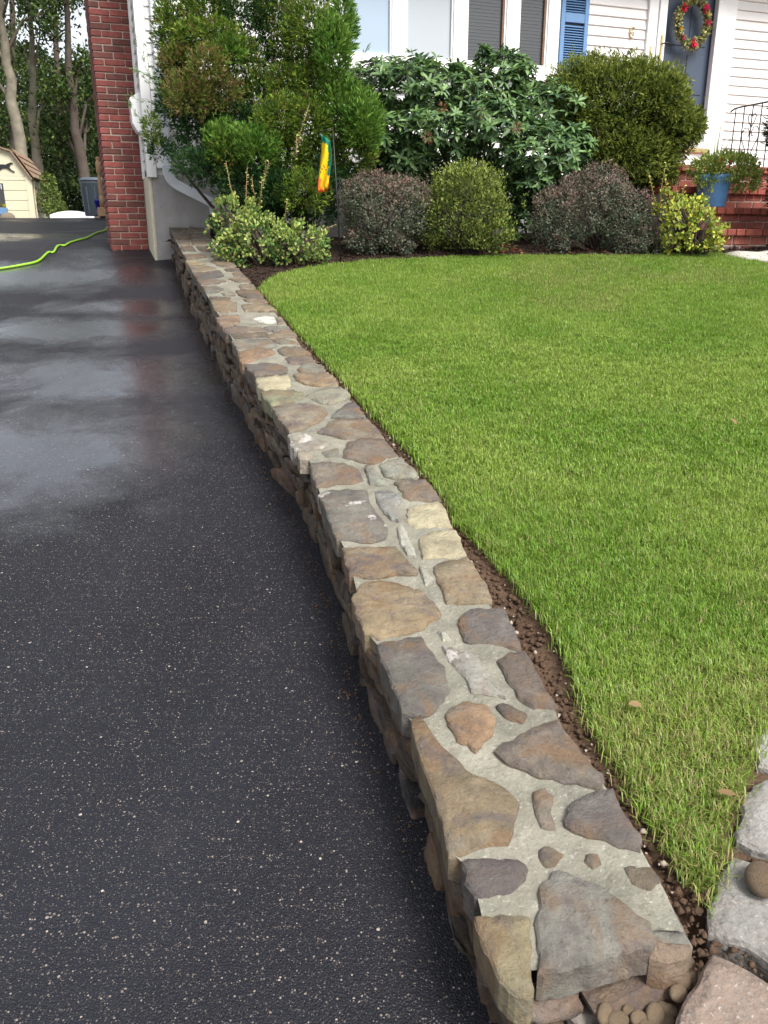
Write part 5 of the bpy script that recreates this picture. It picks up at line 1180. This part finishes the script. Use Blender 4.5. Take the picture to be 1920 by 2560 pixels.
for (x, y, z, s_) in [(.005, -.10, .415, .04), (.115, -.08, .435, .026), (.10, -.10, .405, .028), (.13, -.06, .455, .02)]:
    Ff = Fol(); n = 16; D = unit(rand_dir(n) + np.array([0, -.6, .4])); Ff.add(*leaf_geo(np.tile([x, y, z], (n, 1)) * 1.0, D, rand_dir(n), np.full(n, s_), np.full(n, s_ * .8), pal(n, [(.75, .03, .05), (.60, .02, .04)], .1), .3, .15, True)); Ff.build('flower', MAT['leaf'], pot, np.zeros(3))

# ------------------------------------------------------------------ wreath on the door
wc = house_pt(6.565, 0.085, 2.49); wr = empty('wreath', wc, YAW, 'round wreath of yellow green leaves and red flowers hanging on the slate door', 'wreath')
g = G(); g.tube([(.205 * math.cos(t), 0, .23 * math.sin(t)) for t in np.linspace(0, 6.283, 33)], .02, 8, False); g.build('ring', MAT['dark_bark'], wr)
Fw = Fol(); n = 1500; t = rng.uniform(0, 6.283, n); P = np.stack([np.cos(t) * (.205 + rng.normal(0, .030, n)), rng.normal(-.02, .015, n), np.sin(t) * (.23 + rng.normal(0, .030, n))], -1)
D = unit(np.stack([np.cos(t), np.zeros(n) - .5, np.sin(t)], -1) + .9 * rand_dir(n)); Fw.add(*leaf_geo(P, D, unit(rand_dir(n) - np.array([0, 1, 0])), rng.uniform(.025, .055, n), rng.uniform(.012, .024, n), pal(n, [(.30, .33, .10), (.42, .42, .16), (.15, .20, .06), (.48, .44, .20), (.16, .15, .12)], .2), .2, .1, True))
tag(Fw.build('foliage', MAT['leaf'], wr, np.zeros(3)), kind='stuff')
for (an, s_, c) in [(2.5, .06, (.62, .03, .08)), (.75, .06, (.60, .02, .10)), (-1.45, .065, (.62, .03, .08)), (.05, .05, (.45, .02, .07)), (-2.3, .035, (.55, .03, .09)), (-2.75, .04, (.60, .36, .03)), (.45, .04, (.55, .35, .05)), (1.6, .045, (.38, .36, .12))]:
    Ff = Fol(); n = 20; D = unit(np.stack([rng.normal(size=n), -.5 + 0 * rng.normal(size=n), rng.normal(size=n)], -1)); b_ = np.array([.205 * math.cos(an), -.045, .23 * math.sin(an)])
    Ff.add(*leaf_geo(np.tile(b_, (n, 1)), D, np.tile([0, -1.0, 0], (n, 1)) + .3 * rand_dir(n), rng.uniform(.6, 1.1, n) * s_, rng.uniform(.4, .6, n) * s_, pal(n, [c], .15), .3, .1, True)); Ff.build('flower', MAT['leaf'], wr, np.zeros(3))

# ------------------------------------------------------------------ shed beyond the driveway
SY = 19.0; sc_ = px_scale(SY); sb = at_depth(88, 551, SY); SRZ = math.radians(14)
shed = empty('shed', sb, SRZ, 'cream gambrel roofed garden shed at the far end of the driveway', 'shed')
EH = 0.88; SW = 2.7; SD = 2.2
# local: x to the right of the near right corner, y away, z up
prof = [(0, 0), (0, EH), (-.30, EH + .50), (-SW / 2, EH + .82), (-SW + .30, EH + .50), (-SW, EH), (-SW, 0)]
g = G(); g.prism_y([(x, z) for x, z in prof][::-1], .02, SD); g.build('wall', MAT['shed'], shed)
zz = 0.0
while zz < EH - .02:
    hh_ = min(.195, EH - zz); g = G(); g.prism_y([(-SW, zz + .004), (0.0, zz + .004), (0.0, zz + hh_), (-SW, zz + hh_)], -.006, .019); g.build('board', MAT['shed'], shed, bevel=.003); zz += .20
g = G(); g.prism_y([(0, EH + .004), (-.30, EH + .50), (-SW / 2, EH + .82), (-SW + .3, EH + .5), (-SW, EH + .004)][::-1], -.003, .019); g.build('gable', MAT['shed'], shed)
g = G(); g.box(-.09, .02, -.03, -.0065, 0, EH); g.box(.001, .025, -.0064, .10, 0, EH); g.build('corner_board', MAT['shed'], shed)
rf = G(); 
def strip(g, a, b, t=.03):
    (x0, z0), (x1, z1) = a, b; dx, dz = x1 - x0, z1 - z0; L = math.hypot(dx, dz); nx, nz = dz / L * t, -dx / L * t
    g.prism_y([(x0, z0), (x1, z1), (x1 + nx, z1 + nz), (x0 + nx, z0 + nz)], -.10, SD + .1)
strip(rf, (-.30, EH + .51), (.06, EH - .05)); strip(rf, (-SW / 2, EH + .83), (-.30, EH + .51)); strip(rf, (-SW + .30, EH + .51), (-SW / 2, EH + .83)); strip(rf, (-SW - .06, EH - .05), (-SW + .3, EH + .51))
ro = rf.build('roof', MAT['shingle'], shed)
for k in range(4):
    t0, t1 = k / 4, (k + 1) / 4; a = (-.30 + .36 * t1 + .03, EH + .51 - .56 * t1 + .02); b_ = (-.30 + .36 * t0 + .03, EH + .51 - .56 * t0 + .02)
    g = G(); dx, dz = a[0] - b_[0], a[1] - b_[1]; L = math.hypot(dx, dz); n_ = (-dz / L, dx / L)
    g.prism_y([b_, a, (a[0] + n_[0] * .03, a[1] + n_[1] * .03), (b_[0] + n_[0] * .012, b_[1] + n_[1] * .012)], -.11, SD + .11); g.build('shingle_course', MAT['shingle'], ro)
for y0 in (.28, 1.0)[:2]:
    g = G(); g.box(.004, .03, y0, y0 + .68, .03, EH - .06); d_ = g.build('shed_door', MAT['shed'], shed, bevel=.004)
    g = G(); g.box(.031, .037, y0 + .05, y0 + .30, .66, .69); g.box(.031, .037, y0 + .05, y0 + .30, .18, .21); g.build('hinge', MAT['iron'], d_)
g = G(); g.box(-1.02, -.55, -.020, -.0065, .26, .74); wn = g.build('window', MAT['glass_dark'], shed)
g = G()
for q in range(6): g.box(-1.0 + q * .08, -.985 + q * .08, -.024, -.0205, .62, .72)
g.build('curtain', MAT['white_cloth'], wn)
g = G(); g.box(-1.05, -.52, -.16, -.021, .11, .25); bx_ = g.build('flower_box', MAT['blue'], shed, bevel=.006)
Ff = Fol(); n = 260; P = np.stack([rng.uniform(-1.03, -.54, n), rng.uniform(-.15, -.04, n), rng.uniform(.24, .33, n)], -1); Ff.add(*leaf_geo(P, rand_dir(n), rand_dir(n), rng.uniform(.02, .05, n), rng.uniform(.02, .03, n), pal(n, [(.55, .42, .05), (.10, .17, .04), (.60, .50, .10)], .2), .2, .1)); Ff.build('flowers', MAT['leaf'], bx_, np.zeros(3))
hs = [(0, 0), (.05, .045), (.12, .055), (.22, .05), (.30, .08), (.37, .10), (.42, .08), (.36, .07), (.33, .03), (.30, .0), (.36, -.06), (.44, -.09), (.40, -.10), (.31, -.06), (.24, -.02), (.14, -.02), (.08, -.05), (.00, -.10), (-.04, -.13), (.01, -.05), (.03, -.02), (-.04, .02), (-.09, .02), (-.11, .06), (-.06, .09), (-.04, .12), (-.02, .07)]
g = G(); g.prism_y([(-.62 + x * .78, EH + .18 + z * .95) for x, z in hs][::-1], -.03, -.012); ho_ = g.build('horse_ornament', MAT['iron'], shed); tag(ho_, 'dark galloping horse cutout on the shed gable')
for i, (x, s_) in enumerate([(-.75, .12), (-.50, .13), (-.98, .11)]):
    o = bpy.data.objects.new('boulder', PEB[i]); col.objects.link(o); q = Matrix.Rotation(SRZ, 3, 'Z') @ Vector((x, -.25, 0)); o.location = (sb[0] + q.x, sb[1] + q.y, sb[2] + .04); o.scale = (s_, s_ * .8, s_ * .7); o.color = (.30, .26, .20, .1)
    tag(o, ['pale rounded garden boulder under the shed flower box', 'tan rounded boulder nearest the shed corner', 'small grey boulder below the shed window'][i], 'boulder', 'boulders along the shed')

# ------------------------------------------------------------------ bin, newel post, buckets, white cover behind the chimney
by = 18.2
p = at_depth(243, 540, by); bn = empty('trash_can', (p[0], p[1], p[2]), 0, 'grey ribbed plastic trash can standing behind the brick chimney', 'bin')
g = G(); g.lathe([(.22, 0), (.235, .02), (.27, .60), (.285, .62), (.285, .66), (.265, .67)], 24); g.build('body', MAT['bin'], bn, True)
g = G(); g.lathe([(.295, .66), (.30, .69), (.22, .735), (.0, .75)], 24); g.build('lid', MAT['bin'], bn, True)
g = G()
for k in range(10): a = 6.283 * k / 10; g.tube([(.235 * math.cos(a), .235 * math.sin(a), .05), (.272 * math.cos(a), .272 * math.sin(a), .56)], .012, 6)
g.build('rib', MAT['bin'], bn)
p = at_depth(258, 541, 16.6); nw = empty('newel_post', p, 0, 'turned brown wooden newel post with round finial behind the chimney', 'post')
g = G(); g.box(-.075, .12, -.075, .075, 0, .16); g.build('base', MAT['post_wood'], nw, bevel=.008)
g = G(); g.lathe([(.042, .16), (.045, .34), (.030, .36), (.030, .38), (.040, .42), (.034, .70), (.028, .74), (.045, .76), (.046, .95), (.030, .965), (.026, .98), (.036, 1.0), (.030, 1.03), (.0, 1.045)], 14); g.build('shaft', MAT['post_wood'], nw, True)
g = G(); g.box(.04, 1.2, -.02, .02, .80, .87); g.build('handrail', MAT['post_wood'], nw, bevel=.006)
p = at_depth(256, 530, 17.2); bl = empty('bucket', p, 0, 'small bright blue plastic bucket beside the wooden post', 'bucket')
g = G(); g.lathe([(.10, 0), (.13, .20), (.14, .20), (.14, .22), (.12, .22), (.11, .05)], 20); g.build('body', MAT['bluebin'], bl, True)
g = G(); g.tube([(.135 * math.cos(t), .0, .21 + .05 * math.sin(t)) for t in np.linspace(0, 3.14, 11)], .005, 6); g.build('handle', MAT['iron'], bl)
p = at_depth(181, 548, 18.9); wcv = empty('kayak', p, math.radians(25), 'white upturned small boat lying on the ground beyond the driveway', 'boat')
V = []; F = []
for i in range(13):
    t = i / 12; w_ = .19 * math.sin(math.pi * min(max(t, .03), .97)) ** .55; h_ = .17 * math.sin(math.pi * (.1 + .8 * t)) ** .6
    for k in range(9): a = math.pi * k / 8; V.append(((t - .5) * .9, w_ * math.cos(a), h_ * math.sin(a)))
for i in range(12):
    for k in range(8): b_ = i * 9 + k; F.append((b_, b_ + 9, b_ + 10, b_ + 1))
fast_mesh('hull', V, F, MAT['white_cloth'], wcv, smooth=True)
g = G(); g.tube([(-.43, -.15, .02), (0, -.19, .02), (.43, -.15, .02)], .014, 6); g.build('gunwale', MAT['trim'], wcv)

# ------------------------------------------------------------------ trees and undergrowth behind
TG = [(.045, .085, .020), (.065, .115, .028), (.09, .14, .035), (.035, .060, .018), (.12, .15, .04)]
def tree(base, tips, r0, crown, nl, label, barkm='bark', leafsize=(.09, .17), name='tree', palette=TG, lowc=-1):
    base = np.array(base); root = empty(name, base, 0, label, 'tree', 'woodland trees beyond the driveway'); g = G()
    main = [np.array(p) - base for p in tips]; n = len(main) + 1; pts_ = [np.array([0, 0, -.2])] + main
    P = []
    for i in range(len(pts_) - 1):
        a, b = pts_[i], pts_[i + 1]
        for t in np.linspace(0, 1, 4, endpoint=False): P.append(a + (b - a) * t + rng.normal(0, r0 * .12, 3))
    P.append(pts_[-1]); rad = [r0 * (1.25 if i == 0 else 1) * (1 - .75 * i / (len(P) - 1)) for i in range(len(P))]
    g.tube(P, rad, 9); g.build('trunk', MAT[barkm], root, True)
    br = G(); F = Fol()
    for (cx, cy, cz, rx, ry, rz) in crown:
        c = np.array([cx, cy, cz]) - base; j = min(len(P) - 2, max(1, int(len(P) * np.clip((c[2] - .6) / (P[-1][2] + .01), .15, .95)))); s_ = P[j]
        m_ = (s_ + c) / 2 + np.array([0, 0, .25]); br.tube([s_, m_, c], [rad[j] * .45, rad[j] * .25, .012], 6)
        for _ in range(4): e_ = c + rng.normal(0, .45, 3) * np.array([rx, ry, rz]); br.tube([m_, (m_ + e_) / 2 + rng.normal(0, .08, 3), e_], [rad[j] * .16, .012, .005], 5)
    PP, N, r = ell_sample(nl, np.array([(c[0] - base[0], c[1] - base[1], c[2] - base[2], *c[3:]) for c in crown]), .75, lowc, .3); m = len(PP)
    # gather leaves into twiggy clusters
    ctr = PP[rng.integers(0, m, max(8, m // 22))]; k = rng.integers(0, len(ctr), m); PP = ctr[k] + rng.normal(0, 1, (m, 3)) * .16
    C = pal(m, palette, .2); F.add(*leaf_geo(PP, unit(rand_dir(m) - .2 * UP), unit(UP * .8 + rand_dir(m)), rng.uniform(*leafsize, m), rng.uniform(.5, .7, m) * .11, C, .2, .1))
    tag(br.build('branch', MAT[barkm], root, True), kind='stuff'); tag(F.build('crown', MAT['leaf'], root, np.zeros(3)), kind='stuff')
def wp(px, py, Y): return at_depth(px, py, Y)
def cr(px, py, r, Y, k=1.0, d=None): s_ = px_scale(Y); c = wp(px, py, Y); return (c[0], c[1], c[2], r / s_, d or r / s_, r * k / s_)
tree(wp(70, 545, 23), [wp(55, 400, 23), wp(25, 200, 23), wp(5, 60, 23), wp(-10, -200, 23)], .20, [cr(-60, 60, 80, 23), cr(60, -60, 90, 22.5), cr(100, 30, 50, 23.5), cr(-40, 200, 70, 24), cr(-30, -120, 120, 23)], 4200, 'pale barked leaning tree rising behind the cream shed')
tree(wp(110, 545, 25), [wp(95, 420, 25), wp(80, 300, 25), wp(82, 150, 25), wp(65, -100, 25)], .17, [cr(120, 60, 50, 25), cr(60, 120, 45, 25.5), cr(110, 250, 50, 26), cr(80, -80, 100, 25)], 3000, 'slender grey tree standing between the leaning tree and the dark tree')
tree(wp(232, 545, 24), [wp(218, 470, 24), wp(188, 320, 24), wp(170, 130, 24), wp(165, -100, 24)], .19, [cr(205, 160, 40, 24.5), cr(150, 220, 45, 24), cr(160, 330, 50, 25), cr(220, 300, 40, 25), cr(150, -40, 80, 24), cr(240, 220, 40, 25)], 4200, 'dark barked tree close behind the brick chimney', 'dark_bark')
tree(wp(30, 545, 30), [wp(35, 300, 30), wp(30, 0, 30), wp(30, -200, 30)], .16, [cr(20, 300, 80, 30), cr(40, 180, 70, 30), cr(-60, 320, 90, 30), cr(0, 80, 70, 30)], 4800, 'tree with dense mid green leaves in the woods far behind the shed', 'dark_bark')
tree(wp(150, 545, 30), [wp(150, 300, 30), wp(140, 50, 30), wp(140, -100, 30)], .15, [cr(150, 380, 60, 30), cr(190, 420, 55, 30), cr(130, 300, 55, 31), cr(200, 260, 50, 30), cr(230, 350, 50, 30), cr(120, 440, 50, 30)], 5200, 'shaded bushy tree in the gap between the shed and the chimney', 'dark_bark', palette=[(.03, .055, .015), (.045, .075, .02), (.06, .09, .025)])
tree(wp(270, 545, 28), [wp(260, 300, 28), wp(255, 50, 28)], .15, [cr(260, 430, 60, 28), cr(260, 320, 60, 28), cr(300, 200, 60, 28)], 3600, 'dark leafy tree mostly hidden behind the chimney', 'dark_bark', palette=[(.03, .055, .015), (.045, .075, .02), (.05, .08, .02)])
for i, X in enumerate((-11.5, -15, -19)):
    Y = (14, 20, 10)[i]; zb_ = float(z_terr(X, Y)); tree((X, Y, zb_), [(X + .1, Y, zb_ + 2.5), (X - .1, Y, zb_ + 6), (X, Y, zb_ + 9)], .2, [(X, Y, zb_ + 5, 2.2, 2.2, 1.8), (X + .8, Y + 1, zb_ + 7, 2, 2, 1.6), (X - 1, Y - 1, zb_ + 4, 1.8, 1.8, 1.5)], 3000,
         ['broad green tree beside the driveway beyond the shed corner', 'tall green tree at the wood edge left of the shed', 'spreading green tree on the verge across the driveway'][i], leafsize=(.14, .26))
# understorey mass behind the shed
Fu = Fol(); P = []
EU = [cr(-40, 500, 90, 27, .9), cr(60, 480, 80, 29, .9), cr(150, 500, 60, 27, .9), cr(220, 490, 60, 28, 1), cr(290, 480, 70, 27, 1.1), cr(110, 400, 90, 33, 1), cr(220, 380, 90, 33, 1.1), cr(10, 380, 110, 34, 1), cr(-100, 400, 130, 33, 1.1), cr(320, 380, 110, 33, 1.2), cr(160, 260, 100, 38, 1), cr(40, 230, 120, 38, 1), cr(260, 250, 100, 38, 1), cr(-120, 240, 140, 38, 1)]
PP, N, r = ell_sample(60000, EU, .5, -1, .25); m = len(PP); Fu.add(*leaf_geo(PP, unit(rand_dir(m) + N * .3), unit(UP + rand_dir(m)), rng.uniform(.12, .26, m), rng.uniform(.06, .13, m), pal(m, [(.03, .055, .016), (.05, .08, .022), (.075, .11, .03), (.022, .04, .014)], .25), .2, .1))
un = Fu.build('woodland_undergrowth', MAT['leaf'], None, np.zeros(3)); tag(un, 'dense shadowed undergrowth filling the wood behind the shed', 'undergrowth', kind='stuff')
sh_e = [cr(125, 500, 26, 19.6, 1.5, .4), cr(140, 525, 24, 19.3, 1.0, .4), cr(120, 455, 18, 19.8, 1.2, .3)]
b_ = wp(135, 548, 19.4); bs = empty('bush', b_, 0, 'yellow green bush growing against the shed side wall', 'shrub'); BO = np.array(bs.location)
PP, N, r = ell_sample(2600, sh_e, .6, -.9, .15); m = len(PP); Fb = Fol(); Fb.add(*leaf_geo(PP, unit(N + rand_dir(m)), unit(UP + N + rand_dir(m)), rng.uniform(.04, .09, m), rng.uniform(.02, .045, m), pal(m, [(.12, .17, .04), (.17, .22, .05), (.08, .12, .03)], .2), .2, .1)); tag(Fb.build('foliage', MAT['leaf'], bs, BO), kind='stuff'); stems(bs, BO, BO, [e[:3] for e in sh_e], .012, MAT['dark_bark'])

# ------------------------------------------------------------------ stray fallen leaves
lm = leaf_geo(np.zeros((1, 3)), np.array([[1., 0, 0]]), np.array([[0, 0, 1.]]), np.array([.045]), np.array([.026]), np.array([[.26, .17, .085]]), .35, -.12, True)
lo = fast_mesh('fallen_leaf', lm[0], lm[1], MAT['leaf'], None, lm[2]); LM = lo.data; bpy.data.objects.remove(lo)
FL = [(1838, 1085, 'lawn', 1.0, 'curled tan fallen leaf on the open lawn'), (1815, 1130, 'lawn', .7, 'small brown fallen leaf beside the curled one on the lawn'), (1785, 2020, 'lawn', .9, 'brown fallen leaf on the grass near the granite paving'), (1600, 1800, 'lawn', .8, 'pale dead leaf on the grass edge beside the soil strip'),
      (660, 620, 'wall', 1, None), (350, 610, 'chim', 1.1, 'green weed leaf at the foot of the brick chimney')]
for px, py, wh, s_, lab in FL:
    if not lab: continue
    p = lawn_pt(px, py) + np.array([0, 0, .045]) if wh == 'lawn' else (drive_hit(px, py) + np.array([0, 0, .006]))
    o = bpy.data.objects.new('fallen_leaf', LM); col.objects.link(o); o.location = p; o.scale = (s_,) * 3; o.rotation_euler = (rng.normal(0, .2), rng.normal(0, .2), rng.uniform(0, 6)); tag(o, lab, 'leaf')
n = 60; rl_ = Fol(); X = rng.uniform(1.0, 2.1, n); Y = np.interp(X, ex, ey) + rng.uniform(.05, .5, n); P = np.stack([X, Y, z_lawn(X, Y) + .035], -1)
rl_.add(*leaf_geo(P, unit(rand_dir(n) * np.array([1, 1, .3])), unit(UP + .5 * rand_dir(n)), rng.uniform(.03, .07, n), rng.uniform(.015, .03, n), pal(n, [(.30, .08, .04), (.36, .16, .08), (.22, .07, .03)], .2), .3, .1, True))
tag(rl_.build('leaf_litter', MAT['leaf'], None, np.zeros(3)), 'reddish dead leaves scattered on the mulch between the shrubs', 'leaves', kind='stuff')
